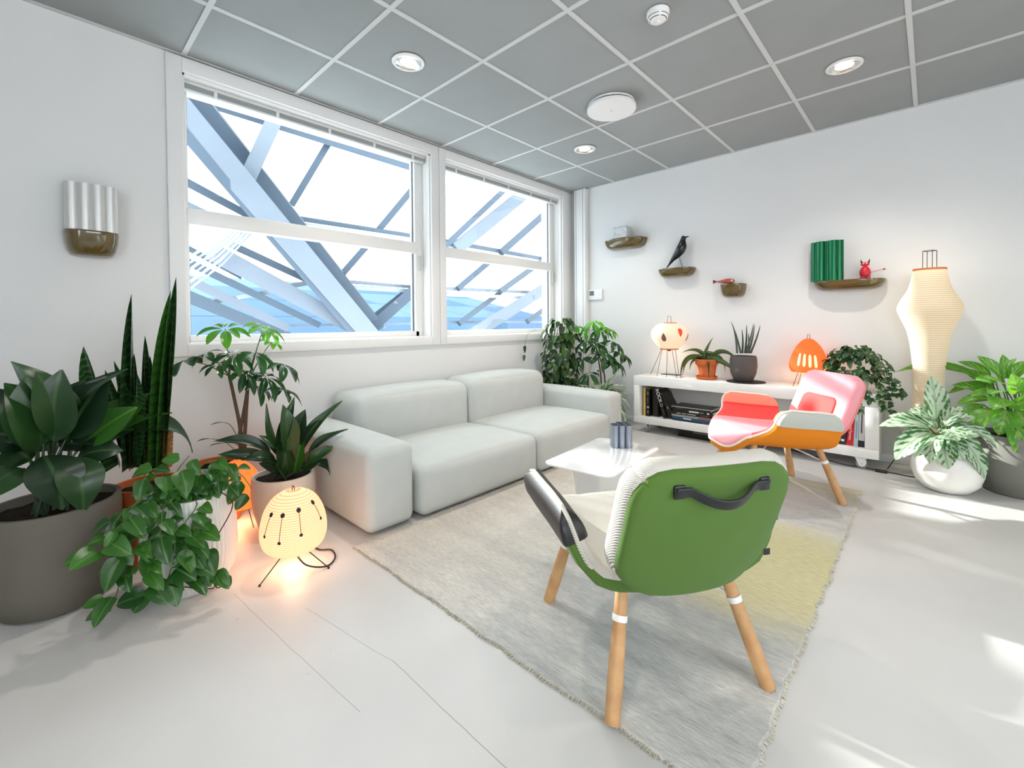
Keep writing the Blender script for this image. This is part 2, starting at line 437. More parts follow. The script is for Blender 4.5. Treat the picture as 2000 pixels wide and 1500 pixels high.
# the two unseen walls behind the viewer; window openings placed and sized for light
g = G(); g.box(XMAX, XMAX + .2, YMIN, 0, 0, .9); g.box(XMAX, XMAX + .2, YMIN, 0, 2.35, CEIL); g.box(XMAX, XMAX + .2, YMIN, -4.7, .9, 2.35); g.box(XMAX, XMAX + .2, -2.75, 0, .9, 2.35)
tag(g.make('wall_right', wall_m), 'unseen white wall behind the viewer, its long opening sized for light', kind='structure')
g = G(); g.box(-.28, XMAX + .2, YMIN - .2, YMIN, 0, .6); g.box(-.28, XMAX + .2, YMIN - .2, YMIN, 2.4, CEIL); g.box(-.28, 3.3, YMIN - .2, YMIN, .6, 2.4); g.box(4.9, XMAX + .2, YMIN - .2, YMIN, .6, 2.4)
tag(g.make('wall_front', wall_m), 'unseen white wall behind the viewer, its wide opening sized for light', kind='structure')
bb = G().box(.24, XMAX, -.014, 0, 0, .058).make('baseboard_back', trim_m); bevel(bb, .004); tag(bb, 'low white baseboard along the shelf wall', kind='structure')
bb = G().box(0, .014, YMIN, -.05, 0, .058).make('baseboard_left', trim_m); bevel(bb, .004); tag(bb, 'low white baseboard under the windows', kind='structure')
# pipe casing in the corner
tr = G().box(.085, .238, -.07, 0, 0, CEIL).make('trim_1', trim_m); bevel(tr, .006); tag(tr, 'white upright pipe casing in the room corner', kind='structure')
for x in (.112, .205):
    G().box(x - .003, x + .003, -.0725, -.07, 0, CEIL).make('groove_strip', mat('trim_shadow', (190, 190, 190), rough=.5), tr)

# ceiling: grey tiles in a white T grid
tile_m = mat('ceiling_tile_grey', (160, 164, 163), rough=.9, spec=.15, var=.03, vscale=3, bump=.12, bscale=420)
grid_m = mat('ceiling_grid_grey', (208, 210, 209), rough=.6, spec=.3)
ceil = G().box(-.28, XMAX + .2, YMIN - .2, .2, CEIL + .03, CEIL + .15).make('ceiling', wall_m)
tag(ceil, 'suspended ceiling of grey square tiles in a pale metal grid', kind='structure')
gx = [0] + [.5755 + .6 * k for k in range(8)] + [XMAX]
gy = [0] + [-.703 - .6 * k for k in range(10)] + [YMIN]
tile_meshes = {}
for i in range(len(gx) - 1):
    for j in range(len(gy) - 1):
        sx_, sy_ = round(gx[i + 1] - gx[i], 4), round(gy[j] - gy[j + 1], 4)
        if (sx_, sy_) not in tile_meshes:
            o = G().box(-sx_ / 2 + .003, sx_ / 2 - .003, -sy_ / 2 + .003, sy_ / 2 - .003, 0, .018).make('ceiling_tile', tile_m, ceil)
            tile_meshes[(sx_, sy_)] = o.data
        else:
            o = bpy.data.objects.new('ceiling_tile', tile_meshes[(sx_, sy_)]); COL.objects.link(o); o.parent = ceil
        o.location = ((gx[i] + gx[i + 1]) / 2, (gy[j] + gy[j + 1]) / 2, CEIL + .004)
for x in gx[1:-1]:
    G().box(x - .012, x + .012, YMIN, 0, CEIL - .001, CEIL + .012).make('grid_bar', grid_m, ceil)
for y in gy[1:-1]:
    G().box(0, XMAX, y - .012, y + .012, CEIL - .0015, CEIL + .012).make('grid_bar', grid_m, ceil)
G().box(0, XMAX, -.022, 0, CEIL - .002, CEIL + .012).make('wall_angle', grid_m, ceil)
G().box(0, .022, YMIN, 0, CEIL - .002, CEIL + .012).make('wall_angle', grid_m, ceil)

# ------------------------------------------------------------------ windows
pane_m = glass_mat('window_glass', refl=.3)
sash_m = mat('window_sash_white', (238, 237, 234), rough=.35)
spacer_m = mat('window_spacer_grey', (120, 128, 134), rough=.4, metal=.6)
def window(name, W, out_l, out_r, label):
    y0, y1, z0, z1 = W
    t = thing(name, label, None, (0, (y0 + y1) / 2, z0), kind='structure')
    c = Vector(t.location)
    def part(nm, m, bx, bev=.004):
        g = G()
        for b in bx: g.box(b[0] - c.x, b[1] - c.x, b[2] - c.y, b[3] - c.y, b[4] - c.z, b[5] - c.z)
        o = g.make(nm, m, t)
        if bev: bevel(o, bev)
        return o
    # casing boards round the opening
    part('casing_board', trim_m, [(0, .022, out_l, y0, .868, 2.541)])
    part('casing_board', trim_m, [(0, .022, y1, out_r, .868, 2.541)])
    part('casing_board', trim_m, [(0, .0218, y0, y1, z1, 2.541)])
    part('casing_board', trim_m, [(0, .0218, y0, y1, .868, z0)])
    part('sill', trim_m, [(-.16, .005, y0, y1, z0 - .012, z0 + .008)])
    # jamb linings
    part('jamb', sash_m, [(-.28, 0, y0, y0 + .012, z0, z1)], 0)
    part('jamb', sash_m, [(-.28, 0, y1 - .012, y1, z0, z1)], 0)
    part('jamb', sash_m, [(-.28, 0, y0, y1, z1 - .012, z1)], 0)
    # fixed frame, rails and panes
    fx0, fx1 = -.16, -.1
    part('frame_stile', sash_m, [(fx0, fx1, y0 + .012, y0 + .04, z0, z1)])
    part('frame_stile', sash_m, [(fx0, fx1, y1 - .085, y1 - .012, z0, z1)])
    part('frame_rail', sash_m, [(fx0, fx1, y0 + .03, y1 - .05, z0, .985)])
    part('frame_rail', sash_m, [(fx0, fx1 - .002, y0 + .03, y1 - .05, 2.405, z1 - .01)])
    part('middle_rail', sash_m, [(fx0, fx1 + .012, y0 + .03, y1 - .07, 1.637, 1.729)])
    for za, zb in ((.985, 1.637), (1.729, 2.405)):
        p = part('pane', pane_m, [(-.134, -.128, y0 + .04, y1 - .085, za, zb)], 0)
        part('pane_spacer', spacer_m, [(-.136, -.126, y1 - .097, y1 - .085, za, zb)], 0).parent = t
        part('pane_spacer', spacer_m, [(-.136, -.126, y0 + .04, y0 + .046, za, zb)], 0)
    part('window_latch', mat('latch_grey', (200, 200, 198), rough=.4), [(fx1, fx1 + .02, y1 - .06, y1 - .035, 1.50, 1.62)])
    return t
window('window_1', W1, -3.785, -1.936, 'wide white framed window with a middle rail, nearer the viewer')
window('window_2', W2, -1.932, -.057, 'narrower looking white framed window beside the room corner')

# raised venetian blinds: head rail, packed slats, bottom rail
blind_m = mat('blind_white', (214, 216, 214), rough=.4)
slat_m = mat('blind_slat_grey', (170, 174, 174), rough=.45, metal=.2)
def blind(W, label):
    y0, y1 = W[0] + .014, W[1] - .016
    t = thing('venetian_blind', label, 'blind', (-.06, (y0 + y1) / 2, 2.395), group='raised window blinds')
    hy = (y1 - y0) / 2
    bevel(G().box(-.018, .018, -hy, hy, .034, .055).make('head_rail', blind_m, t), .003)
    me = None
    for k in range(6):
        if me is None:
            o = G().box(-.0125, .0125, -hy + .004, hy - .004, -.0016, .0016).make('slat', slat_m, t); me = o.data
        else:
            o = bpy.data.objects.new('slat', me); COL.objects.link(o); o.parent = t
        o.location = (random.uniform(-.002, .002), 0, .012 + .0036 * k)
    bevel(G().box(-.014, .014, -hy + .004, hy - .004, -.004, .009).make('bottom_rail', blind_m, t), .003)
    n = 5
    for k in range(n):
        y = -hy + .16 + (2 * hy - .28) * k / (n - 1)
        G().box(.0135, .0165, y - .009, y + .009, -.005, .036).make('clip', trim_m, t)
    G().tube([(0, hy - .03, .03), (.004, hy - .028, -.3), (.002, hy - .03, -1.38)], .0022, 6).make('pull_cord', blind_m, t, True)
    G().tube([(.004, hy - .05, .03), (.008, hy - .05, -.25), (.006, hy - .05, -.75)], .0022, 6).make('pull_cord', blind_m, t, True)
    return t
blind(W1, 'white venetian blind drawn up at the top of the larger window')
blind(W2, 'white venetian blind drawn up at the top of the corner window')
# ------------------------------------------------------------------ outside: glazed roof frame and the roof across the yard
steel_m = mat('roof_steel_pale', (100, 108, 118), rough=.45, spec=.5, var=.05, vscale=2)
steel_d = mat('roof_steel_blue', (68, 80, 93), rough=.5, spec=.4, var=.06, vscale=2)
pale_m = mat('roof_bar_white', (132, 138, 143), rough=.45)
frame = thing('atrium_roof_frame', 'pale steel frame of a glazed atrium roof outside the windows', 'roof frame', (-2.2, -1.5, .2))
fc = Vector(frame.location)
def bar(nm, a, xa, b, xb, wpx, m, deep=1.2, wob=None):
    A = at(a[0], a[1], x=xa); B = at(b[0], b[1], x=xb)
    def runs_on(p):                     # members that pass behind the window edges carry on out of sight
        x, y = p
        top = 183 + (x - 362) * .301 if x < 830 else 341 + (x - 870) * .333
        if 800 < x < 885: return .3
        return 1.3 if x < 372 or x > 1040 or y < top + 12 or y > 640 else 0
    t_ = (B - A).normalized(); ea, eb = runs_on(a), runs_on(b)
    mid = (A + B) / 2
    A = A - t_ * ea; B = B + t_ * eb
    dist = (mid - CAM).dot(FWD)
    wd = wpx * dist / FPX
    view = (mid - CAM).normalized()
    return G().beam(A - fc, B - fc, wd, wd * deep, up=view).make(nm, m, frame)
bar('hip_beam', (345, 207), -1.7, (728, 660), -2.6, 40, steel_m, 1.3)
bar('hip_beam_shaded_side', (330, 225), -1.66, (700, 662), -2.56, 16, steel_d, 1.5)  # hip beam's darker underside, its shade put into the steel colour
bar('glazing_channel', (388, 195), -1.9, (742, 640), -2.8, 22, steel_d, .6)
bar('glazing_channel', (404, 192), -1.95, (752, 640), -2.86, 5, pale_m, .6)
bar('collar_beam', (473, 372), -1.95, (540, 225), -1.75, 27, steel_m, .8)
bar('rafter', (569, 401), -2.4, (646, 272), -2.1, 12, steel_d, 1.2)
bar('rafter', (739, 450), -2.5, (812, 362), -2.2, 12, steel_d, 1.2)
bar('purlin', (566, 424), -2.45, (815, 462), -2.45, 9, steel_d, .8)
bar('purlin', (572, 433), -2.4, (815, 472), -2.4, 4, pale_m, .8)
bar('purlin', (352, 184), -2.0, (812, 330), -2.0, 15, steel_d, .8)
bar('rafter', (666, 538), -2.6, (722, 474), -2.45, 12, steel_d, 1.2)
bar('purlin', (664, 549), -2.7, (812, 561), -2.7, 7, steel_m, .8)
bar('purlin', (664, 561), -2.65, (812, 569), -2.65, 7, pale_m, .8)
bar('rafter', (724, 642), -2.8, (812, 564), -2.55, 20, steel_d, 1.0)
bar('rafter', (731, 618), -2.9, (792, 570), -2.75, 10, steel_d, 1.0)
bar('rafter', (350, 348), -2.0, (492, 424), -2.2, 15, steel_d, 1.1)
bar('rafter', (350, 392), -2.1, (470, 450), -2.3, 12, steel_m, 1.1)
bar('rafter', (355, 478), -2.5, (470, 540), -2.8, 10, steel_d, 1.1)
bar('rafter', (452, 478), -2.3, (660, 574), -2.6, 13, steel_d, 1.1)
bar('rafter', (415, 492), -2.3, (700, 644), -2.75, 30, steel_m, 1.0)
bar('rafter', (355, 506), -2.6, (622, 634), -3.0, 13, steel_d, 1.1)
bar('rafter', (355, 540), -2.8, (560, 640), -3.2, 16, steel_m, 1.0)
bar('rafter', (355, 574), -2.9, (520, 642), -3.2, 22, steel_d, 1.0)
bar('purlin', (395, 594), -3.05, (548, 566), -2.8, 8, pale_m, .8)
bar('purlin', (560, 560), -2.75, (640, 545), -2.65, 9, pale_m, .8)
bar('purlin', (545, 636), -3.2, (812, 632), -3.2, 4, steel_m, .8)
# through the corner window
bar('rafter', (868, 482), -2.5, (980, 376), -2.2, 11, steel_d, 1.1)
bar('rafter', (888, 488), -2.5, (1014, 386), -2.2, 25, steel_m, 1.0)
bar('rafter', (978, 494), -2.5, (1074, 409), -2.25, 13, steel_d, 1.1)
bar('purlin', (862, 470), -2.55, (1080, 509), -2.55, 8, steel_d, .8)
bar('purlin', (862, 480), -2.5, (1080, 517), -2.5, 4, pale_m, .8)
bar('rafter', (894, 564), -2.7, (960, 508), -2.55, 11, steel_d, 1.1)
bar('rafter', (976, 570), -2.7, (1048, 518), -2.55, 11, steel_d, 1.1)
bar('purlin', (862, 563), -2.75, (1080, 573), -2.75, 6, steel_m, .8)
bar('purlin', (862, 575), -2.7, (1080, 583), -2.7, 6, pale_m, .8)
bar('rafter', (896, 632), -2.95, (974, 574), -2.8, 10, steel_d, 1.1)
bar('rafter', (935, 646), -2.8, (1080, 553), -2.55, 22, steel_m, 1.0)
bar('rafter', (1030, 628), -2.9, (1078, 594), -2.8, 10, steel_d, 1.1)
bar('purlin', (862, 629), -3.1, (1080, 629), -3.1, 4, steel_m, .8)

cb = thing('cable_bundle', 'bundle of thin white cables slung under the atrium roof', 'cables', tuple(at(420, 480, x=-1.9)))
cc = Vector(cb.location)
for k in range(6):
    a = at(352 + k * 3, 512 + k * 11, x=-1.9 - .02 * k); b = at(470 + k * 5, 436 + k * 3, x=-1.95 - .02 * k)
    m_ = (a + b) / 2 + Vector((0, 0, -.02 - .006 * k))
    G().tube([a - cc, m_ - cc, b - cc], .009 if k % 2 else .013, 6).make('cable', pale_m, cb, True)

# roof across the yard: blue sheet panels with seams
pan_m = mat('roof_panel_blue', (66, 88, 112), rough=.95, spec=.02, var=.08, vscale=.6)
pan_d = mat('roof_panel_pale_blue', (80, 101, 121), rough=.95, spec=.02, var=.08, vscale=.6)
rf = thing('neighbouring_roof', 'blue grey sheet panel roof across the yard', 'roof', (-3.0, -4, .2))
def roof_pt(u, v):
    return (-.0 - 11.0 * v, -9 + u * 22.0, .1 + 2.35 * v)
for i in range(11):
    for j in range(5):
        a = [roof_pt((i + .004) / 11, (j + .01) / 5), roof_pt((i + .996) / 11, (j + .01) / 5), roof_pt((i + .996) / 11, (j + .99) / 5), roof_pt((i + .004) / 11, (j + .99) / 5)]
        V = [Vector(p) for p in a] + [Vector(p) - Vector((0, 0, .05)) for p in a]
        mesh_obj('roof_panel', V, [(0, 1, 2, 3), (7, 6, 5, 4), (0, 4, 5, 1), (1, 5, 6, 2), (2, 6, 7, 3), (3, 7, 4, 0)], random.choice((pan_m, pan_m, pan_d)), rf)
V = [Vector(roof_pt(u, v)) - Vector((0, 0, .06)) for u, v in ((0, 0), (1, 0), (1, 1), (0, 1))]
V += [v - Vector((0, 0, .3)) for v in V[:4]]
mesh_obj('roof_deck', V, [(0, 1, 2, 3), (7, 6, 5, 4), (0, 4, 5, 1), (1, 5, 6, 2), (2, 6, 7, 3), (3, 7, 4, 0)], steel_d, rf)
# ------------------------------------------------------------------ ceiling fixtures
white_pl = mat('white_plastic', (240, 240, 238), rough=.35)
lens_m = mat('downlight_glow', (255, 250, 240), rough=.5, emit=(255, 240, 220), estr=9)
refl_m = mat('downlight_reflector', (235, 230, 225), rough=.15, metal=.85)
def downlight(x, y, label, power):
    t = thing('downlight', label, 'ceiling light', (x, y, CEIL), group='recessed ceiling downlights')
    G().lathe([(.092, -.001), (.092, -.006), (.084, -.010), (.074, -.010), (.072, -.004), (.072, -.001)], 40, closed=True).make('trim_ring', white_pl, t, True)
    G().lathe([(.072, -.0085), (.066, -.004), (.046, -.002), (.046, .0), (.072, .0)], 32, closed=True).make('reflector', refl_m, t, True)
    G().lathe([(0, -.0035), (.03, -.003), (.047, -.001), (.047, .0), (0, .0)], 32).make('lens', lens_m, t, True)
    ld = bpy.data.lights.new('downlight_beam', 'SPOT'); ld.energy = power; ld.color = (1, .92, .83); ld.spot_size = math.radians(125); ld.spot_blend = .8; ld.shadow_soft_size = .045
    lo = bpy.data.objects.new('downlight_beam', ld); COL.objects.link(lo); lo.parent = t; lo.location = (0, 0, -.025)
    return t
downlight(.863, -2.798, 'lit round downlight in the ceiling above the sofa near the large window', 34)
downlight(.865, -1.007, 'lit round downlight in the ceiling nearest the room corner', 34)
downlight(2.681, -.991, 'lit round downlight in the ceiling in front of the shelf wall', 34)
downlight(2.681, -2.798, 'unseen round downlight added for fill light above the green chair', 12)  # unseen lamp added to brighten the near floor and left wall
downlight(2.681, -4.6, 'unseen round downlight added for fill light behind the viewer', 24)  # also added out of view, for more light from the rear
t = thing('ceiling_vent', 'round white disc air vent mounted flat under the ceiling', 'vent', (1.45, -1.55, CEIL))
G().lathe([(.155, 0), (.155, -.012), (.149, -.012), (.149, 0)], 48, closed=True).make('collar', white_pl, t, True)
G().lathe([(0, -.012), (.10, -.012), (.10, 0), (0, 0)], 32).make('neck', mat('vent_dark', (90, 92, 92), rough=.6), t, True)
bevel(G().lathe([(0, -.05), (.162, -.05), (.165, -.046), (.165, -.026), (.162, -.022), (0, -.022)], 56).make('disc', white_pl, t, True), .001)
G().lathe([(0, -.052), (.004, -.0515), (.005, -.05)], 12).make('screw', mat('screw_grey', (170, 170, 170), rough=.4), t, True)
t = thing('smoke_detector', 'white round smoke detector with black slots on the ceiling', 'smoke detector', (2.088, -2.19, CEIL))
G().lathe([(0, 0), (.054, 0), (.054, -.016), (.050, -.020), (0, -.020)], 40).make('base', white_pl, t, True)
G().lathe([(.046, -.019), (.050, -.023), (.046, -.036), (.030, -.046), (.012, -.048), (.011, -.055), (0, -.057)], 40).make('cover', white_pl, t, True)
blk = mat('black_plastic', (14, 14, 15), rough=.4)
def sl_arc(r, z, a0, a1, hgt):
    g = G(); n = 10; V = []; F = []
    for k in range(n + 1):
        a = a0 + (a1 - a0) * k / n
        for rr, zz in ((r - .0005, z + hgt / 2), (r + .0012, z + hgt / 2), (r + .0012 - .002, z - hgt / 2), (r - .003, z - hgt / 2)):
            V.append((rr * math.cos(a), rr * math.sin(a), zz))
    for k in range(n):
        for q in range(4): F.append((k * 4 + q, k * 4 + (q + 1) % 4, (k + 1) * 4 + (q + 1) % 4, (k + 1) * 4 + q))
    F.append((0, 1, 2, 3)); F.append((n * 4 + 3, n * 4 + 2, n * 4 + 1, n * 4))
    return g.add(V, F)
for q in range(4):
    a = q * math.pi / 2 - .9
    sl_arc(.0478, -.030, a + .1, a + 1.45, .0035).make('slot', blk, t)
    sl_arc(.0405, -.0395, a + .1, a + 1.45, .0032).make('slot', blk, t)

# ------------------------------------------------------------------ rug
def rug_mat():
    m, nt, p, out = nodes_of('faded_wool_rug')
    tc = new(nt, 'ShaderNodeTexCoord'); sx = new(nt, 'ShaderNodeSeparateXYZ'); link(nt, tc.outputs['Object'], sx.inputs[0])
    mp = new(nt, 'ShaderNodeMapping'); mp.inputs['Scale'].default_value = (1, 4.5, 1); link(nt, tc.outputs['Object'], mp.inputs[0])
    n1 = new(nt, 'ShaderNodeTexNoise'); n1.inputs['Scale'].default_value = 2.2; n1.inputs['Detail'].default_value = 9; n1.inputs['Roughness'].default_value = .66; link(nt, mp.outputs[0], n1.inputs['Vector'])
    rp = new(nt, 'ShaderNodeValToRGB'); e = rp.color_ramp.elements
    e[0].position = .30; e[0].color = lin((172, 173, 172)); e[1].position = .70; e[1].color = lin((224, 222, 216))
    link(nt, n1.outputs['Fac'], rp.inputs['Fac'])
    # lamp light painted as warm beige towards the sofa; dyed straw-yellow patch, far side
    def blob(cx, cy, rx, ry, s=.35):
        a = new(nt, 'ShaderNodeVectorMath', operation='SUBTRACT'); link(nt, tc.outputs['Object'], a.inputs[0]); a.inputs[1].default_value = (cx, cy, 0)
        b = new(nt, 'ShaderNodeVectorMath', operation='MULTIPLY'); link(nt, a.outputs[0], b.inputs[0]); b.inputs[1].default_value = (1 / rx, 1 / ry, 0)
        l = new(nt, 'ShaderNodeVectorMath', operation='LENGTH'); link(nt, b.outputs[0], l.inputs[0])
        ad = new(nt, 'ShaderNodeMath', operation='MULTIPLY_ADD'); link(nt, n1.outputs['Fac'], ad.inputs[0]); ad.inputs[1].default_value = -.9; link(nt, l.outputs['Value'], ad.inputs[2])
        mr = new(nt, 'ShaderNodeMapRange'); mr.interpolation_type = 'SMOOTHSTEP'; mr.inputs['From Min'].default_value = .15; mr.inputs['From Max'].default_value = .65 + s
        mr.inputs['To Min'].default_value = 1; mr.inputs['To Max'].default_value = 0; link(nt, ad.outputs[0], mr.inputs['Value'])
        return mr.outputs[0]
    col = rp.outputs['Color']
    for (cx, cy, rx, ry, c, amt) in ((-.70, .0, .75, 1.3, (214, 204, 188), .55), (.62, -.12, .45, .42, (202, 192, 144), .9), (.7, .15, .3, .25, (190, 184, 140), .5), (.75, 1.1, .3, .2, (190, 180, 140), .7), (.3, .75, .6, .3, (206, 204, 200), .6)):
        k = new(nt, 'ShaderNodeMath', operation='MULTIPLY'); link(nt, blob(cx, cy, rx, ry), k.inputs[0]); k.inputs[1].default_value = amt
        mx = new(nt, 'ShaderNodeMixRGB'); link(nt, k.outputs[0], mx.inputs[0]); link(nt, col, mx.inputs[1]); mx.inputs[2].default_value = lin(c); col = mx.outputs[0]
    # worn fibres: fine streaks along the weft
    mp2 = new(nt, 'ShaderNodeMapping'); mp2.inputs['Scale'].default_value = (18, 110, 1); link(nt, tc.outputs['Object'], mp2.inputs[0])
    n2 = new(nt, 'ShaderNodeTexNoise'); n2.inputs['Scale'].default_value = 1.6; n2.inputs['Detail'].default_value = 6; link(nt, mp2.outputs[0], n2.inputs['Vector'])
    r2 = new(nt, 'ShaderNodeMapRange'); r2.inputs['From Min'].default_value = .3; r2.inputs['From Max'].default_value = .7; r2.inputs['To Min'].default_value = .80; r2.inputs['To Max'].default_value = 1.10; link(nt, n2.outputs['Fac'], r2.inputs['Value'])
    mm = new(nt, 'ShaderNodeVectorMath', operation='SCALE'); link(nt, col, mm.inputs[0]); link(nt, r2.outputs[0], mm.inputs['Scale'])
    link(nt, mm.outputs[0], p.inputs['Base Color']); p.inputs['Roughness'].default_value = .95; p.inputs['Specular IOR Level'].default_value = .1; p.inputs['Sheen Weight'].default_value = .15
    n3 = new(nt, 'ShaderNodeTexNoise'); n3.inputs['Scale'].default_value = 130; n3.inputs['Detail'].default_value = 4; link(nt, tc.outputs['Object'], n3.inputs['Vector'])
    ad = new(nt, 'ShaderNodeMath', operation='ADD'); link(nt, n2.outputs['Fac'], ad.inputs[0]); link(nt, n3.outputs['Fac'], ad.inputs[1])
    bp = new(nt, 'ShaderNodeBump'); bp.inputs['Strength'].default_value = .5; bp.inputs['Distance'].default_value = .004
    link(nt, ad.outputs[0], bp.inputs['Height']); link(nt, bp.outputs[0], p.inputs['Normal'])
    return m
RX0, RX1, RY0, RY1 = 1.106, 2.765, -3.29, -.87
rug = thing('rug', 'faded grey wool rug with a straw-yellow patch, under the chairs', 'rug', ((RX0 + RX1) / 2, (RY0 + RY1) / 2, 0))
rc = Vector(rug.location)
def rug_edge():
    pts = []
    def run(a, b, n, amp):
        a, b = Vector(a), Vector(b); d = (b - a).normalized(); nn = Vector((-d.y, d.x, 0)); w_ = 0
        for k in range(n):
            w_ = .75 * w_ + random.uniform(-amp, amp)
            pts.append(a + (b - a) * k / n + nn * w_)
    c = [(RX0, RY0, 0), (RX1 + .015, RY0, 0), (RX1, RY1, 0), (RX0, RY1, 0)]
    run(c[0], c[1], 90, .0035); run(c[1], c[2], 120, .006); run(c[2], c[3], 70, .003); run(c[3], c[0], 60, .002)
    return pts
E_ = rug_edge(); n = len(E_)
TOPZ = .011
V = [(p.x - rc.x, p.y - rc.y, .001) for p in E_] + [(p.x - rc.x, p.y - rc.y, TOPZ - .003) for p in E_]
cen = Vector((rc.x, rc.y, 0))
V += [((p.x - rc.x) * .993, (p.y - rc.y) * .995, TOPZ) for p in E_]
F = [tuple(range(n - 1, -1, -1)), tuple(range(2 * n, 3 * n))]
for a in (0, n):
    F += [(a + k, a + (k + 1) % n, a + n + (k + 1) % n, a + n + k) for k in range(n)]
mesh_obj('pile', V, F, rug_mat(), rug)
g = G()
for k in range(0, n):
    p = E_[k]; q = E_[(k + 1) % n]; d = (q - p); nn = Vector((d.y, -d.x, 0)).normalized()
    for s in range(7 if k < 210 else 3):
        a = p + d * random.random(); L = random.uniform(.004, .012)
        b = a + nn * L + d.normalized() * random.uniform(-.005, .005)
        z = random.uniform(.003, .011)
        g.tube([(a.x - rc.x, a.y - rc.y, z), (b.x - rc.x, b.y - rc.y, max(.002, z - .004))], [.0016, .0009], 3)
fr_ = g.make('frayed_edge', mat('rug_fray', (205, 200, 182), rough=.95, spec=.1), rug); tag(fr_, kind='stuff')

# ------------------------------------------------------------------ sofa
def sofa_mat():
    m = mat('sofa_wool', (196, 200, 196), rough=.92, spec=.15, var=.025, vscale=9, bump=.25, bscale=900, sheen=.12)
    return m
sm = sofa_mat()
sofa = thing('sofa', 'low grey two seat sofa with wide boxy arms under the windows', 'sofa', (.6, -2.0, 0))
sc0 = Vector(sofa.location)
def cushion(nm, x0, x1, y0, y1, z0, z1, r, puff, taper=None):
    V, F = soft_box((x1 - x0) / 2, (y1 - y0) / 2, (z1 - z0) / 2, r, puff, taper=taper)
    c = Vector(((x0 + x1) / 2, (y0 + y1) / 2, (z0 + z1) / 2)) - sc0
    return mesh_obj(nm, V, F, sm, sofa, True, c)
def lean(k, zmid=0):
    return lambda p: Vector((p.x - k * (p.z - zmid), p.y, p.z))
def wide_base(p): return p
cushion('arm', .05, 1.105, -3.215, -2.945, .015, .428, .045, (.012, .012, .012))
cushion('arm', .05, 1.105, -1.015, -.795, .015, .440, .045, (.012, .012, .014))
def seat_t(p): return Vector((p.x, p.y, p.z - .010 * max(0, -p.x / .35)))
cushion('seat', .30, 1.125, -2.918, -1.962, .012, .282, .052, (.012, .008, .020), seat_t)
cushion('seat', .30, 1.125, -1.950, -1.020, .012, .284, .052, (.012, .008, .022), seat_t)
cushion('back_cushion', .055, .432, -2.925, -1.962, .18, .585, .075, (.022, .008, .022))
cushion('back_cushion', .055, .432, -1.952, -1.022, .18, .600, .075, (.022, .008, .026))
for x in (.14, 1.0):
    for y in (-3.1, -2.1, -1.8, -.9):
        G().lathe([(.022, 0), (.022, .03), (.018, .035)], 16, (x - sc0.x, y - sc0.y, 0)).make('foot', blk, sofa, True)

# ------------------------------------------------------------------ coffee table
tm = mat('table_white_lacquer', (238, 238, 237), rough=.12, spec=.5, coat=.3)
c4 = [at(1076, 900, z=.38), at(1172, 855, z=.38), at(1287, 875, z=.38), at(1180, 935, z=.38)]
tcen = sum(c4, Vector()) / 4
ang = math.atan2((c4[1] - c4[0] + c4[2] - c4[3]).y, (c4[1] - c4[0] + c4[2] - c4[3]).x) - math.pi / 2
TL = ((c4[1] - c4[0]).length + (c4[2] - c4[3]).length) / 2; TW = ((c4[2] - c4[1]).length + (c4[3] - c4[0]).length) / 2
table = thing('coffee_table', 'small white lacquered coffee table with rounded corners before the sofa', 'table', (tcen.x, tcen.y, .011), ang)
def rrect(hx, hy, r, n=7):
    P = []
    for cx, cy_, a0 in ((hx - r, hy - r, 0), (-hx + r, hy - r, 90), (-hx + r, -hy + r, 180), (hx - r, -hy + r, 270)):
        for k in range(n + 1):
            a = math.radians(a0 + 90 * k / n); P.append((cx + r * math.cos(a), cy_ + r * math.sin(a)))
    return P
bevel(G().prism(rrect(TW / 2 + .012, TL / 2 + .015, .05), 'z', .361, .370).make('table_top', tm, table), .002)
bevel(G().prism(rrect(TW * .36, TL * .40, .03), 'z', 0, .008).make('base_plate', tm, table), .002)
# folded sheet leg
P = rrect(TW * .22, TL * .33, .03)
V = []; F = []
n = len(P)
for z, s in ((.008, 1.12), (.12, 1.0), (.25, 1.0), (.361, 1.1)):
    V += [(x * s, y * s, z) for x, y in P]
for j in range(3): F += [(j * n + k, j * n + (k + 1) % n, (j + 1) * n + (k + 1) % n, (j + 1) * n + k) for k in range(n)]
F += [tuple(range(n - 1, -1, -1)), tuple(3 * n + k for k in range(n))]
mesh_obj('pedestal', V, F, tm, table, True)

# tube vases
def tube_vase(name, label, loc, rz, spots, r, h, m, th=.0022):
    t = thing(name, label, 'vase', loc, rz)
    me = None
    for (x, y) in spots:
        if me is None:
            o = G().lathe([(0, 0), (r, 0), (r, h), (r - th, h), (r - th, .006), (0, .006)], 28).make('tube', m, t, True); me = o.data
        else:
            o = bpy.data.objects.new('tube', me); COL.objects.link(o); o.parent = t
        o.location = (x, y, 0)
    return t
alu = mat('vase_grey_aluminium', (150, 158, 172), rough=.3, metal=.9)
tp = at(1213, 872, z=.381)
a = .0185
tube_vase('tube_vase', 'small grey aluminium vase of joined tubes on the coffee table', (tp.x, tp.y, .381), .75,
          [(-a * 1.9, -a), (0, -a), (a * 1.9, -a), (-a * 1.9, a * .9), (0, a * .9), (a * 1.9, a * .9), (0, a * 2.7), (a * 1.9, a * 2.7)], a, .118, alu)

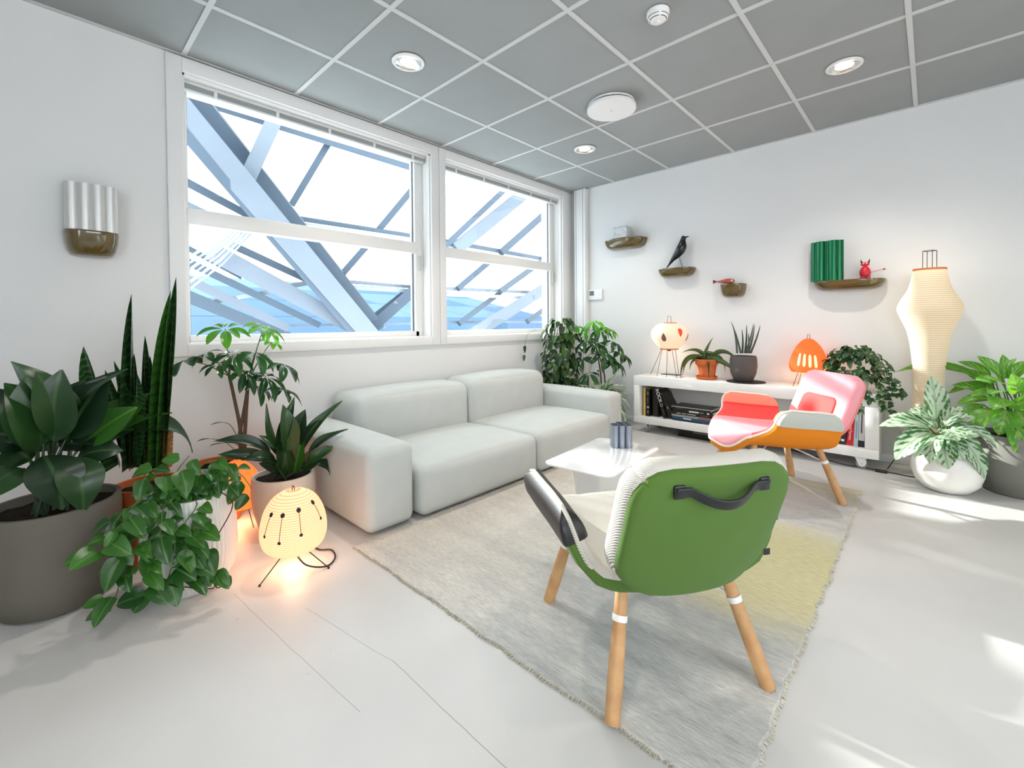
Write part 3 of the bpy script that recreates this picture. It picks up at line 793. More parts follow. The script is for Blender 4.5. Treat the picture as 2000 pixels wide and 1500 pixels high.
# ------------------------------------------------------------------ lounge chairs
wood_m = mat('oak_leg', (208, 164, 114), rough=.45, col2=(188, 140, 92), vscale=22, bump=.1, bscale=120)
def chair(name, label, loc, rz, M, back_shift=0.0, bw_=.238):
    """origin on the floor between the legs, facing +y"""
    t = thing(name, label, 'chair', loc, rz)
    # shell: seat pan that curls up into two arms
    NU, NV = 44, 30
    def sec(u):
        """half section, u 0..1 from the seat middle to the arm top: outward x, height above seat"""
        pts = [(0, 0), (.10, .0), (.19, .004), (.245, .022), (.282, .066), (.302, .112), (.316, .158), (.327, .198)]
        L = [0]
        for a_, b_ in zip(pts, pts[1:]): L.append(L[-1] + math.hypot(b_[0] - a_[0], b_[1] - a_[1]))
        s = u * L[-1]
        for k in range(len(pts) - 1):
            if s <= L[k + 1] + 1e-9:
                f = (s - L[k]) / (L[k + 1] - L[k]); return (pts[k][0] + f * (pts[k + 1][0] - pts[k][0]), pts[k][1] + f * (pts[k + 1][1] - pts[k][1]))
        return pts[-1]
    def smooth(a_, b_, x):
        x = max(0, min(1, (x - a_) / (b_ - a_))); return x * x * (3 - 2 * x)
    def surf(u, v):
        au = abs(u); x, h = sec(au)
        yf = .345 - .05 * smooth(.15, .5, au) - .135 * smooth(.38, .80, au)
        yb = -.222 + .02 * smooth(.5, .8, au)
        if au > .78:                                  # round the arm's upper corners
            q = (au - .78) / .22; c_ = 1 - math.sqrt(max(0, 1 - q * q))
            yf -= .075 * c_; yb += .055 * c_
        y = yb + (yf - yb) * v
        base = .335 + .035 * smooth(-.15, .34, y) - .075 * smooth(.235, .345, y) * (1 - smooth(.3, .7, au))
        flare = 1 + .06 * smooth(-.2, .2, y) * au
        return Vector((math.copysign(x * flare, u) if u else 0, y, base + h * (1.0 - .08 * smooth(-.05, -.23, y))))
    us = [-1 + 2 * k / NU for k in range(NU + 1)]
    vv = [.5 - .5 * math.cos(math.pi * k / NV) for k in range(NV + 1)]
    S = [[surf(u, v) for v in vv] for u in us]
    def nrm(i, j):
        a_ = S[min(i + 1, NU)][j] - S[max(i - 1, 0)][j]; b_ = S[i][min(j + 1, NV)] - S[i][max(j - 1, 0)]
        c_ = a_.cross(b_)
        return c_.normalized() if c_.length > 1e-9 else Vector((0, 0, 1))
    TH = .052
    # inner face raised a little as padding, outer face is the shell
    def edge_f(i, j):
        du = min(i, NU - i) / 4.0; dv = min(j, NV - j) / 5.0
        q = min(1, du, dv); return math.sqrt(max(0, 1 - (1 - q) ** 2))
    inner = [[S[i][j] + nrm(i, j) * (TH * .5 * edge_f(i, j)) for j in range(NV + 1)] for i in range(NU + 1)]
    outer = [[S[i][j] - nrm(i, j) * ((TH * .5 + .03 * max(0, 1 - (us[i] / .6) ** 2)) * edge_f(i, j)) for j in range(NV + 1)] for i in range(NU + 1)]
    ARM = .86
    def layer(nm, grid, sel, m, flip=False, push=0.0, close=None):
        idx = {}; V = []; F = []
        for i in range(NU):
            for j in range(NV):
                if not sel((us[i] + us[i + 1]) / 2): continue
                q = []
                for a_, b_ in ((i, j), (i + 1, j), (i + 1, j + 1), (i, j + 1)):
                    if (a_, b_) not in idx: idx[(a_, b_)] = len(V); V.append(grid[a_][b_])
                    q.append(idx[(a_, b_)])
                if flip: q.reverse()
                F.append(tuple(q))
        return V, F
    V, F = layer('', outer, lambda u: abs(u) < ARM, None, True)
    mesh_obj('shell', V, F, M['shell'], t, True)
    V, F = layer('', inner, lambda u: abs(u) < .56, None)
    mesh_obj('seat_pad', V, F, M['seat'], t, True)
    for s in (-1, 1):
        V, F = layer('', inner, lambda u: .545 < u * s < ARM, None)
        mesh_obj('arm_lining', V, F, M['arm_in'], t, True)
        pin = [[S[i][j] + nrm(i, j) * (TH * .5 * edge_f(i, j) * 1.35 + .002) for j in range(NV + 1)] for i in range(NU + 1)]
        pout = [[S[i][j] - nrm(i, j) * (TH * .5 * edge_f(i, j) * 1.35 + .002) for j in range(NV + 1)] for i in range(NU + 1)]
        g = G(); g.add(*layer('', pin, lambda u: u * s > ARM - .02, None))
        if M.get('pad_out') is M.get('pad_in'):
            g.add(*layer('', pout, lambda u: u * s > ARM - .02, None, True)); g.make('arm_pad', M['pad_in'], t, True)
        else:
            g.make('arm_pad', M['pad_in'], t, True)
            V, F = layer('', pout, lambda u: u * s > ARM - .02, None, True); mesh_obj('arm_pad', V, F, M['pad_out'], t, True)
    # piping along the rim
    rear = [i for i in range(NU + 1) if abs(us[i]) > .62]
    rim = [S[i][0] for i in reversed([i for i in rear if us[i] < 0])] + [S[0][j] for j in range(1, NV)] + [S[i][NV] for i in range(NU + 1)] + [S[NU][j] for j in range(NV - 1, 0, -1)] + [S[i][0] for i in reversed([i for i in rear if us[i] > 0])]
    g = G(); g.tube(rim, .0065, 6); g.make('piping', M['rim'], t, True)
    # backrest
    bh = .192
    tilt = math.atan2(.15, .45)
    def panel(nm, m, hw, hh, hd, r, dy, cz=0.0, curve=.10, squeeze=.0):
        V, F = soft_box(hw, hh, hd, r, (0, 0, .008), nm=10, nr=4)
        out = []
        for p in V:
            q = Vector(p)
            k = (q.y + hh) / (2 * hh)                 # 0 at the bottom
            # rounded outline corners
            rr = min(.085 if q.y > 0 else .12, hh * .62)
            ex = max(0, abs(q.x) - (hw - rr)); ey = max(0, abs(q.y) - (hh - rr))
            if ex > 0 and ey > 0:
                d_ = math.hypot(ex, ey)
                if d_ > 1e-6:
                    mxx = max(ex, ey); f = mxx / d_
                    q.x = math.copysign(hw - rr + ex * f, q.x); q.y = math.copysign(hh - rr + ey * f, q.y)
            q.x *= 1 - squeeze * (1 - k)
            zz = q.z + (curve + .30 * (1 - k) ** 2) * q.x * q.x * 2.0       # wings forward
            yy = q.y + cz
            # q.y is up along the tilted back, zz is forward
            out.append(Vector((q.x + back_shift, -.272 + dy - math.sin(tilt) * (yy + .20) + math.cos(tilt) * zz, .530 + math.cos(tilt) * yy + math.sin(tilt) * zz)))
        return mesh_obj(nm, out, F, m, t, True)
    panel('back_cushion', M['back'], bw_, bh, .034, .03, 0.0)
    panel('back_shell', M['back_shell'], bw_ - .010, bh - .004, .022, .018, -.026, -.012)
    if M.get('lumbar'):
        panel('lumbar_panel', M['lumbar'], .150, .072, .006, .005, .046, -.02)
    # legs, rings and brace rods
    for sx_ in (-1, 1):
        for sy_ in (-1, 1):
            top = Vector((sx_ * .155, sy_ * .165, .33)); bot = Vector((sx_ * .238, sy_ * .264, .0))
            if sy_ > 0: top = Vector((sx_ * .16, .19, .335))
            pts = [top + (bot - top) * k for k in (0, .3, .75, 1)]
            lg = G().tube(pts, [.0165, .018, .0215, .0195], 18).make('leg', wood_m, t, True)
            a_ = top + (bot - top) * .30; b_ = top + (bot - top) * .345
            G().tube([a_, b_], .0205, 18).make('leg_ring', M['rod'], lg, True)
            G().tube([top + (bot - top) * .32, Vector((sx_ * .02, sy_ * .02, .305))], .0042, 8).make('brace_rod', M['rod'], t, True)
    G().lathe([(0, .0), (.045, 0), (.045, .03), (0, .03)], 20, (0, 0, .292)).make('hub', M['rod'], t, True)
    if M.get('strap'):
        # leather carrying strap on the rear of the back
        def bp_(x, up):
            return Vector((x + back_shift, -.272 - .026 - math.sin(tilt) * (up + .20) - math.cos(tilt) * .021, .530 + math.cos(tilt) * up - math.sin(tilt) * .021))
        back_n = Vector((0, -math.cos(tilt), -math.sin(tilt))); upv = Vector((0, -math.sin(tilt), math.cos(tilt)))
        P = []
        for k in range(21):
            f = k / 20; x = -.122 + .244 * f
            sag = 0 if f < .16 or f > .84 else math.sin((f - .16) / .68 * math.pi)
            P.append(bp_(x, .135 - .020 * sag ** .8) + back_n * (.006 + .030 * sag))
        V = []; F = []
        for p in P:
            for dz, dn in ((-.0125, 0), (.0125, 0), (.0125, .006), (-.0125, .006)): V.append(p + upv * dz + back_n * dn)
        for k in range(20):
            for q in range(4): F.append((k * 4 + q, k * 4 + (q + 1) % 4, (k + 1) * 4 + (q + 1) % 4, (k + 1) * 4 + q))
        F += [(0, 1, 2, 3), (83, 82, 81, 80)]
        st = mesh_obj('strap', V, F, M['strap'], t); bevel(st, .0025)
        for x in (-.112, .112):
            V, F = soft_box(.014, .005, .016, .004, nm=1, nr=2); mesh_obj('strap_end', V, F, M['strap'], t, True, bp_(x, .135) + back_n * .004)
        G().box(-.012, .006, -.001, .001, -.008, .008).make('fabric_tab', M['strap'], t, False, bp_(bw_ - .012, -.10) + Vector((0, .018, 0)))
    return t
leather = mat('black_leather', (24, 25, 28), rough=.38, spec=.5, bump=.2, bscale=350)
twill = twill_mat('ecru_twill', (236, 232, 222), (150, 146, 138), 170)
green_f = mat('green_fabric', (84, 114, 52), rough=.9, spec=.12, var=.03, vscale=12, bump=.2, bscale=1100, sheen=.1)
rod_m = mat('white_steel', (235, 235, 232), rough=.35)
GM = dict(shell=green_f, seat=twill, arm_in=twill, pad_in=leather, pad_out=leather, back=twill, back_shell=green_f, strap=leather, rod=rod_m, rim=twill)
pink_f = mat('pink_fabric', (240, 164, 172), rough=.9, spec=.12, var=.02, bump=.2, bscale=1100, sheen=.1)
coral_f = mat('coral_fabric', (250, 92, 88), rough=.9, spec=.12, bump=.2, bscale=1100)
salmon_f = mat('salmon_fabric', (236, 140, 118), rough=.9, spec=.12, bump=.2, bscale=1100)
orange_f = mat('orange_fabric', (232, 138, 42), rough=.9, spec=.12, bump=.2, bscale=1100)
greyl = mat('pale_grey_leather', (190, 192, 184), rough=.5, spec=.4)
PM = dict(shell=orange_f, seat=pink_f, arm_in=coral_f, pad_in=salmon_f, pad_out=greyl, back=pink_f, back_shell=mat('rose_fabric', (236, 140, 132), rough=.9, spec=.12, bump=.2, bscale=1100), lumbar=coral_f, rod=rod_m, rim=mat('cream_piping', (240, 226, 214), rough=.8))
chair('lounge_chair', 'green backed lounge chair with black leather arms and strap, nearest the viewer', (2.39, -2.95, .011), .985, GM, back_shift=-.04, bw_=.224)
chair('lounge_chair', 'pink and orange lounge chair in front of the white bookcase', (2.3575, -1.2075, .011), math.atan2(.741, -.671), PM, back_shift=.012, bw_=.246)
# ------------------------------------------------------------------ bookcase on casters
bc_m = mat('bookcase_white_lacquer', (238, 237, 234), rough=.25, spec=.5)
BX0, BX1, BY0, BY1, BZ0, BZ1 = .985, 2.812, -.372, -.03, .088, .535
bkc = thing('bookcase', 'long low white open bookcase on casters against the shelf wall', 'bookcase', ((BX0 + BX1) / 2, (BY0 + BY1) / 2, 0))
b0 = Vector(bkc.location)
def bpart(nm, x0, x1, z0, z1, y0=BY0, y1=BY1):
    o = G().box(x0 - b0.x, x1 - b0.x, y0 - b0.y, y1 - b0.y, z0, z1).make(nm, bc_m, bkc); return bevel(o, .003)
bpart('top', BX0, BX1, BZ1 - .088, BZ1)
bpart('bottom', BX0, BX1, BZ0, BZ0 + .066)
bpart('side', BX0, BX0 + .058, BZ0 + .066, BZ1 - .088)
bpart('side', BX1 - .078, BX1, BZ0 + .066, BZ1 - .088)
rub = mat('caster_grey_tyre', (150, 150, 150), rough=.5)
def caster(x, y, ang):
    t = G().lathe([(0, .075), (.03, .075), (.03, .088), (0, .088)], 16, (x - b0.x, y - b0.y, 0)).make('caster', white_pl, bkc, True)
    c, s = math.cos(ang), math.sin(ang)
    def rot(p): return (x - b0.x + p[0] * c - p[1] * s, y - b0.y + p[0] * s + p[1] * c, p[2])
    # wheel: a lathe turned on its side
    g = G().lathe([(.010, -.011), (.030, -.011), (.033, -.008), (.033, .008), (.030, .011), (.010, .011)], 24, closed=True)
    g.V = [rot((v[0] + .012, v[2], v[1] + .033)) for v in g.V]
    g.make('wheel', rub, t, True)
    for sd_ in (-1, 1):
        g = G(); poly = [(-.030, .080), (.030, .080), (.040, .050), (.030, .022), (.012, .012), (-.004, .022), (-.012, .045)]
        g.prism(poly, 'y', sd_ * .013 - .0015, sd_ * .013 + .0015); g.V = [rot(v) for v in g.V]
        g.make('fork', white_pl, t)
    g = G().tube([(.012, -.016, .033), (.012, .016, .033)], .004, 8); g.V = [rot(v) for v in g.V]; g.make('axle', alu, t, True)
caster(1.10, -.31, 2.0); caster(2.70, -.31, .15); caster(1.10, -.08, 1.0); caster(2.70, -.08, .4)

SH = BZ0 + .066
page_m = mat('book_pages', (226, 218, 202), rough=.8)
white_ink = mat('white_ink', (235, 235, 232), rough=.6)
def text(parent, body, size, m, loc, rot):
    cu = bpy.data.curves.new('lettering', 'FONT'); cu.body = body; cu.size = size; cu.extrude = .0002; cu.align_x = 'CENTER'; cu.align_y = 'CENTER'
    cu.materials.append(m)
    o = bpy.data.objects.new('lettering', cu); COL.objects.link(o); o.parent = parent
    o.matrix_local = Matrix.Translation(loc) @ rot
    bpy.context.view_layer.update()
    me = bpy.data.meshes.new_from_object(o.evaluated_get(bpy.context.evaluated_depsgraph_get()))
    o2 = bpy.data.objects.new('lettering', me); COL.objects.link(o2); o2.parent = parent; o2.matrix_local = Matrix.Translation(loc) @ rot
    bpy.data.objects.remove(o, do_unlink=True); o2.name = 'lettering'
    if not me.materials: me.materials.append(m)
    return o2
ROT_DOWN = Matrix(((0, 1, 0, 0), (0, 0, -1, 0), (-1, 0, 0, 0), (0, 0, 0, 1)))      # reads down a spine that faces -y
ROT_FLAT = Matrix(((1, 0, 0, 0), (0, 0, -1, 0), (0, 1, 0, 0), (0, 0, 0, 1)))
def book(label, loc, th, h, d, col, lean_=0.0, flat=False, rz=0.0, group='books in the white bookcase', marks=(), page=None, words=None):
    """standing: thickness th along x, height h up, depth d towards the wall; flat: lying with its spine to the front"""
    t = thing('book', label, 'book', loc, group=group)
    t.rotation_euler = (0, lean_, rz)
    cm = mat('book_cover_%d_%d_%d' % col, col, rough=.35, spec=.5)
    if flat: X, Y, Z = h, d, th
    else: X, Y, Z = th, d, h
    g = G(); b = .0025
    g.box(0, X, 0, b, 0, Z)
    if flat: g.box(0, X, b, Y, 0, b); g.box(0, X, b, Y, Z - b, Z)
    else: g.box(0, b, b, Y, 0, Z); g.box(X - b, X, b, Y, 0, Z)
    g.make('cover', cm, t)
    if flat: G().box(.003, X - .003, b, Y - .004, b, Z - b).make('pages', page or page_m, t)
    else: G().box(b, X - b, b, Y - .004, .003, Z - .003).make('pages', page or page_m, t)
    for (a0, a1, c0, c1, mc) in marks:        # printed bars on the spine, fractions along length and across
        mm = mat('print_%d_%d_%d' % mc, mc, rough=.5)
        if flat: G().box(X * a0, X * a1, -.0006, .0004, Z * c0, Z * c1).make('spine_print', mm, t)
        else: G().box(X * c0, X * c1, -.0006, .0004, Z * (1 - a1), Z * (1 - a0)).make('spine_print', mm, t)
    if words:
        for body, size, f, mc in words:
            mm = mat('ink_%d_%d_%d' % mc, mc, rough=.5)
            if flat: text(t, body, size, mm, Vector((X * f, -.0006, Z * .5)), ROT_FLAT)
            else: text(t, body, size, mm, Vector((X * .5, -.0006, Z * (1 - f))), ROT_DOWN)
    return t
def bx(px): return at(px, 800, y=-.335).x
YB = -.335
W_ = (225, 225, 222); GY = (120, 120, 118)
book('thin yellow edged book standing at the bookcase end', (bx(1257), YB, SH), .018, .262, .21, (206, 178, 96))
book('black book with grey spine print standing next to the yellow one', (bx(1262), YB, SH), .034, .255, .20, (22, 21, 20), marks=((.08, .22, .3, .7, GY), (.30, .52, .35, .65, (90, 88, 84)), (.62, .70, .15, .85, (150, 148, 138)), (.78, .9, .3, .7, GY)))
book('thick dark book standing behind the leaning black one', (bx(1272), YB + .03, SH), .05, .258, .19, (38, 36, 32))
book('black book with white ROCK lettering, leaning to the side', (bx(1297), YB - .012, SH + .004), .030, .268, .21, (14, 14, 15), lean_=-.30, words=(('ROCK', .046, .22, W_), ('O', .04, .55, (180, 180, 178)), ('CO', .03, .78, (90, 90, 88))))
book('dark olive book leaning behind the lettered one', (bx(1304), YB + .02, SH + .004), .032, .235, .2, (44, 42, 34), lean_=-.42, marks=((.02, .05, 0, 1, (196, 190, 170)),))
book('small black book leaning against the flat stack', (bx(1311), YB + .005, SH + .004), .036, .165, .18, (28, 30, 28), lean_=-.52, marks=((.3, .45, .3, .7, (110, 116, 96)),))
z = SH
stack = [('black book with tiny cover dots, lowest of the flat stack', .012, (18, 18, 20), ((.75, .95, .3, .6, GY),), None),
         ('dark blue book lying low in the flat stack', .028, (28, 84, 124), ((.03, .9, .88, 1.0, (180, 205, 215)), (.28, .48, .3, .65, (225, 232, 236))), None),
         ('grey and red book lying in the middle of the flat stack', .014, (150, 146, 144), ((.7, 1, .1, .9, (170, 52, 48)),), None),
         ('black book with cream spine title lying in the flat stack', .026, (20, 19, 18), ((.12, .22, .35, .6, (214, 204, 180)), (.25, .36, .35, .6, (214, 204, 180)), (.39, .60, .35, .6, (214, 204, 180)), (.72, .92, .4, .55, GY)), None),
         ('black book with white spine logo lying high in the stack', .024, (16, 15, 16), ((.42, .66, .25, .75, W_), (.68, .78, .3, .7, (110, 120, 128)), (.86, .91, .2, .8, W_)), None),
         ('black magazine with white edge on top of the flat stack', .022, (30, 28, 27), ((.0, 1.0, .8, 1.0, (205, 200, 190)), (.12, .3, .3, .6, (90, 70, 66))), None)]
x0, x1 = bx(1312), bx(1391)
for k, (lb, th, col, mk, wd) in enumerate(stack):
    o = book(lb, (x0 + random.uniform(-.004, .01), YB + random.uniform(-.012, .006), z), th, (x1 - x0) * random.uniform(.94, 1.0), .22, col, flat=True, rz=random.uniform(-.02, .03), marks=mk)
    z += th + .0006
def bx2(px): return at(px, 860, y=-.335).x
book('dark red book half hidden behind the pink chair', (bx2(1626), YB, SH), .022, .22, .2, (70, 24, 28), lean_=.10)
book('dark navy book with grey print standing beside the red one', (bx2(1637), YB, SH), .046, .262, .2, (34, 38, 48), lean_=.10, marks=((.15, .5, .3, .75, (150, 146, 150)), (.54, .64, .4, .6, (150, 120, 116)), (.84, .9, .3, .7, W_)))
book('red book with white Experimental Formats lettering standing upright', (bx2(1652), YB, SH), .042, .268, .2, (198, 34, 46), lean_=.055, words=(('Experimental Formats', .021, .5, W_),))
book('thin pale blue book standing next to the red one', (bx2(1667), YB, SH), .024, .298, .2, (176, 198, 208), lean_=.035, marks=((.4, .8, .35, .65, (120, 160, 180)),))
book('black book with a pale grey spine label standing upright', (bx2(1675.5), YB, SH), .036, .292, .2, (26, 34, 38), lean_=.025, marks=((.03, .84, .06, .94, (196, 194, 190)), (.2, .66, .4, .56, (150, 140, 138))))
book('black book with grey photographs on its spine', (bx2(1688), YB, SH), .036, .275, .2, (24, 24, 26), lean_=.015, marks=((.03, .12, .1, .9, (170, 168, 168)), (.16, .27, .1, .9, (110, 110, 112)), (.3, .46, .15, .85, (140, 136, 136)), (.5, .62, .1, .9, (70, 70, 72)), (.65, .82, .1, .9, (100, 98, 98)), (.9, .94, .2, .6, W_)))
book('slim dark grey book at the end by the bookcase side', (bx2(1699), YB, SH), .016, .278, .2, (70, 74, 88))

# black box lying under the bookcase
o = thing('storage_box', 'flat black box lying on the floor under the bookcase', 'box', (1.62, -.19, 0))
bevel(G().box(-.24, .24, -.09, .10, 0, .06).make('body', mat('black_box', (12, 12, 13), rough=.5), o), .004)
bevel(G().box(-.245, .245, -.094, .104, .046, .066).make('lid', mat('black_box', (12, 12, 13)), o), .003)
G().box(-.10, .04, -.0955, -.0938, .052, .058).make('print', mat('box_print', (150, 150, 148), rough=.6), o)

# ------------------------------------------------------------------ paper lamps
wire_m = mat('black_wire', (22, 21, 20), rough=.45, metal=.4)
rimw_m = mat('orange_wood_rim', (214, 116, 52), rough=.5)
def shade(nm, prof, m, parent, n=48, ribs=None):
    V = []; F = []; k_ = len(prof)
    for r, z_ in prof:
        for k in range(n):
            a_ = 2 * math.pi * k / n
            V.append((r * math.cos(a_), r * math.sin(a_), z_))
    for j in range(k_ - 1):
        for k in range(n): F.append((j * n + k, j * n + (k + 1) % n, (j + 1) * n + (k + 1) % n, (j + 1) * n + k))
    return mesh_obj(nm, V, F, m, parent, True)
def smooth_prof(ctrl, n=28):
    """Catmull-Rom through (r, z)"""
    P = [ctrl[0]] + list(ctrl) + [ctrl[-1]]; out = []; segs = len(ctrl) - 1; per = max(2, n // segs)
    for s in range(segs):
        p0, p1, p2, p3 = P[s], P[s + 1], P[s + 2], P[s + 3]
        for k in range(per):
            t_ = k / per
            out.append(tuple(.5 * ((2 * p1[c]) + (-p0[c] + p2[c]) * t_ + (2 * p0[c] - 5 * p1[c] + 4 * p2[c] - p3[c]) * t_ ** 2 + (-p0[c] + 3 * p1[c] - 3 * p2[c] + p3[c]) * t_ ** 3) for c in range(2)))
    out.append(ctrl[-1]); return out
def r_at(prof, z_):
    for (r0, z0), (r1, z1) in zip(prof, prof[1:]):
        if (z0 - z_) * (z1 - z_) <= 0 and z0 != z1: return r0 + (r1 - r0) * (z_ - z0) / (z1 - z0)
    return prof[0][0]
def decal(nm, outline, prof, a0, zc, m, parent, lift=.0015):
    """a flat print that follows the shade: outline as (arc metres, height metres) fan round its middle"""
    V = []; F = []
    R0 = r_at(prof, zc)
    def P(u, v):
        z_ = zc + v; r = r_at(prof, z_) + lift; a_ = a0 + u / max(R0, .02); return (r * math.cos(a_), r * math.sin(a_), z_)
    rings = 3; n = len(outline)
    V.append(P(0, 0))
    for q in range(1, rings + 1): V += [P(u * q / rings, v * q / rings) for u, v in outline]
    F += [(0, 1 + k, 1 + (k + 1) % n) for k in range(n)]
    for q in range(rings - 1): F += [(1 + q * n + k, 1 + (q + 1) * n + k, 1 + (q + 1) * n + (k + 1) % n, 1 + q * n + (k + 1) % n) for k in range(n)]
    return mesh_obj(nm, V, F, m, parent, True)
def lamp_light(t, loc, energy, col, size=.05):
    ld = bpy.data.lights.new('bulb', 'POINT'); ld.energy = energy; ld.color = col; ld.shadow_soft_size = size
    lo = bpy.data.objects.new('bulb', ld); COL.objects.link(lo); lo.parent = t; lo.location = loc
def handle(t, z0, z1, hw, n=2):
    g = G().tube([(-hw, 0, z0), (-hw, 0, z1 - .006), (-hw * .6, 0, z1), (hw * .6, 0, z1), (hw, 0, z1 - .006), (hw, 0, z0)], .0018, 6)
    g.make('wire_handle', wire_m, t, True)
def cam_angle(x, y): return math.atan2(CAM.y - y, CAM.x - x)

# 1 white lantern with drop motifs on the bookcase
LX, LY = 1.262, -.20
t = thing('paper_table_lamp', 'white paper lantern lamp with red and brown drop motifs on thin wire legs', 'lamp', (LX, LY, BZ1))
prof = smooth_prof([(.066, .498), (.105, .488), (.150, .448), (.168, .400), (.155, .352), (.112, .292), (.080, .262)])
shade('paper_shade', prof, paper_mat('paper_white_drops', (215, 205, 192), (.42, .27, .18), 1.0, 1, 0.0), t)
G().lathe([(.060, .497), (.067, .497), (.067, .506), (.060, .506)], 32, closed=True).make('top_rim', rimw_m, t, True)
G().lathe([(.076, .252), (.083, .252), (.083, .263), (.076, .263)], 32, closed=True).make('bottom_rim', rimw_m, t, True)
handle(t, .50, .566, .016)
drop = [(.030 * math.sin(a_) * (math.sin(a_ / 2) ** 1.2), -.040 * math.cos(a_)) for a_ in [2 * math.pi * k / 22 for k in range(22)]]
drop_up = [(u, -v) for u, v in drop]                 # round end at the top
ca = cam_angle(LX, LY)
red_p = mat('red_print', (226, 62, 36), rough=.7, emit=(226, 62, 36), estr=.25); br_p = mat('brown_print', (112, 78, 66), rough=.7, emit=(112, 78, 66), estr=.15); pk_p = mat('rose_print', (214, 110, 110), rough=.7, emit=(214, 110, 110), estr=.25)
decal('drop_motif', drop, prof, ca + .62, .412, red_p, t); decal('drop_motif', drop, prof, ca - 1.25, .410, pk_p, t)
decal('drop_motif', drop_up, prof, ca - .30, .372, br_p, t); decal('drop_motif', drop_up, prof, ca + 1.30, .372, br_p, t); decal('drop_motif', drop, prof, ca + 2.5, .41, red_p, t)
for a_, R_ in ((ca + .35, .19), (ca - .25, .11), (ca - 1.1, .13), (ca - 2.0, .20), (ca + 2.3, .12)):
    G().tube([(.072 * math.cos(a_), .072 * math.sin(a_), .258), (R_ * math.cos(a_) * .95, R_ * math.sin(a_) * .95, .003)], .0021, 6).make('wire_leg', wire_m, t, True)
G().lathe([(0, .235), (.014, .237), (.02, .255), (.02, .27), (0, .272)], 14).make('bulb_socket', wire_m, t, True)
lamp_light(t, (0, 0, .235), .8, (1, .72, .5), .03)
# little flat device under it
t = thing('router_box', 'flat white box with a dark lid under the drop motif lamp', 'device', (LX + .045, LY - .02, BZ1))
bevel(G().box(-.085, .085, -.045, .045, 0, .016).make('body', white_pl, t), .003)
bevel(G().box(-.10, .07, -.046, .046, .0162, .022).make('lid', mat('dark_lid', (46, 44, 48), rough=.3), t), .002)

# 2 orange dome lamp on the bookcase; the same kind stands on the floor among the pots
def dome_lamp(name, label, x, y, z0, R, H, leg, gstr, light, bars=True, lift=.0):
    t = thing(name, label, 'lamp', (x, y, z0))
    prof = smooth_prof([(.012, leg + H), (R * .35, leg + H * .93), (R * .72, leg + H * .68), (R * .96, leg + H * .32), (R, leg + H * .14), (R * .90, leg)])
    key = 'paper_orange_%d' % int(gstr * 100)
    shade('paper_shade', prof, paper_mat(key, (186, 92, 46), (1.0, .15, .03), gstr, 1, 0.0), t)
    handle(t, leg + H - .003, leg + H + .033, .008)
    ca_ = cam_angle(x, y)
    for k in range(12):                                # seams of the paper segments
        a_ = ca_ + .15 + k * math.pi / 6
        G().tube([((r + .0008) * math.cos(a_), (r + .0008) * math.sin(a_), z_) for r, z_ in prof[::3] + [prof[-1]]], .0007, 4).make('seam', rimw_m, t, True)
    if bars:
        bm_ = mat('cream_paper_bar', (252, 222, 170), rough=.8, emit=(255, 214, 150), estr=.55)
        for k in range(4):
            h_ = H * .19; out = []
            for q in range(16):
                a_ = 2 * math.pi * q / 16; out.append((.0095 * math.cos(a_), h_ * math.copysign(abs(math.sin(a_)) ** .45, math.sin(a_))))
            decal('paper_bar', out, prof, ca_ - .52 + k * .30, leg + H * .38 - .004 * k, bm_, t)
    for k in range(4):
        a_ = ca_ + .6 + k * math.pi / 2
        G().tube([(R * .55 * math.cos(a_), R * .55 * math.sin(a_), leg + .02), (R * .95 * math.cos(a_), R * .95 * math.sin(a_), .003)], .0019, 6).make('wire_leg', wire_m, t, True)
    G().lathe([(R * .87, leg - .002), (R * .91, leg - .002), (R * .91, leg + .002), (R * .87, leg + .002)], 40, closed=True).make('bottom_rim', rimw_m, t, True)
    lamp_light(t, (0, 0, leg - .01), light, (1, .55, .28), .04)
    return t
dome_lamp('paper_table_lamp', 'orange paper dome lamp with pale bars on the bookcase', 2.372, -.19, BZ1, .128, .255, .118, .80, .8)
dome_lamp('paper_floor_lamp', 'orange paper dome lamp glowing on the floor among the plant pots', .43, -3.585, 0, .125, .235,   .105, 1.5, 1.0, bars=False)

# 3 tall white lantern on the floor by the shelf wall
t = thing('tall_paper_lamp', 'tall white ribbed paper floor lamp with a wide waist by the shelf wall', 'lamp', (3.055, -.27, 0))
prof = smooth_prof([(.080, 1.372), (.088, 1.33), (.108, 1.25), (.150, 1.165), (.163, 1.118), (.146, 1.06), (.112, .97), (.094, .87), (.082, .74), (.076, .60), (.080, .45), (.088, .32)], 66)
shade('paper_shade', prof, paper_mat('paper_white_tall', (232, 222, 202), (.13, .09, .045), 1.0, 72, .30), t, 56)
G().lathe([(.076, 1.370), (.084, 1.370), (.084, 1.381), (.076, 1.381)], 40, closed=True).make('top_rim', rimw_m, t, True)
G().lathe([(.084, .312), (.091, .312), (.091, .322), (.084, .322)], 40, closed=True).make('bottom_rim', rimw_m, t, True)
ca = cam_angle(3.055, -.27)
for k in range(4):
    a_ = ca + .35 + k * math.pi / 2
    G().tube([(.036 * math.cos(a_), .036 * math.sin(a_), 1.33), (.036 * math.cos(a_), .036 * math.sin(a_), 1.498)], .0020, 6).make('wire_post', wire_m, t, True)
    a2 = ca + .35 + (k + 1) * math.pi / 2
    G().tube([(.036 * math.cos(a_), .036 * math.sin(a_), 1.497), (.036 * math.cos(a2), .036 * math.sin(a2), 1.497)], .0020, 6).make('wire_post', wire_m, t, True)
for k in range(3):
    a_ = ca - 1.75 + k * 2 * math.pi / 3
    G().tube([(.05 * math.cos(a_), .05 * math.sin(a_), .33), (.21 * math.cos(a_), .21 * math.sin(a_), .004)], [.003, .003], 6).make('wire_leg', wire_m, t, True)
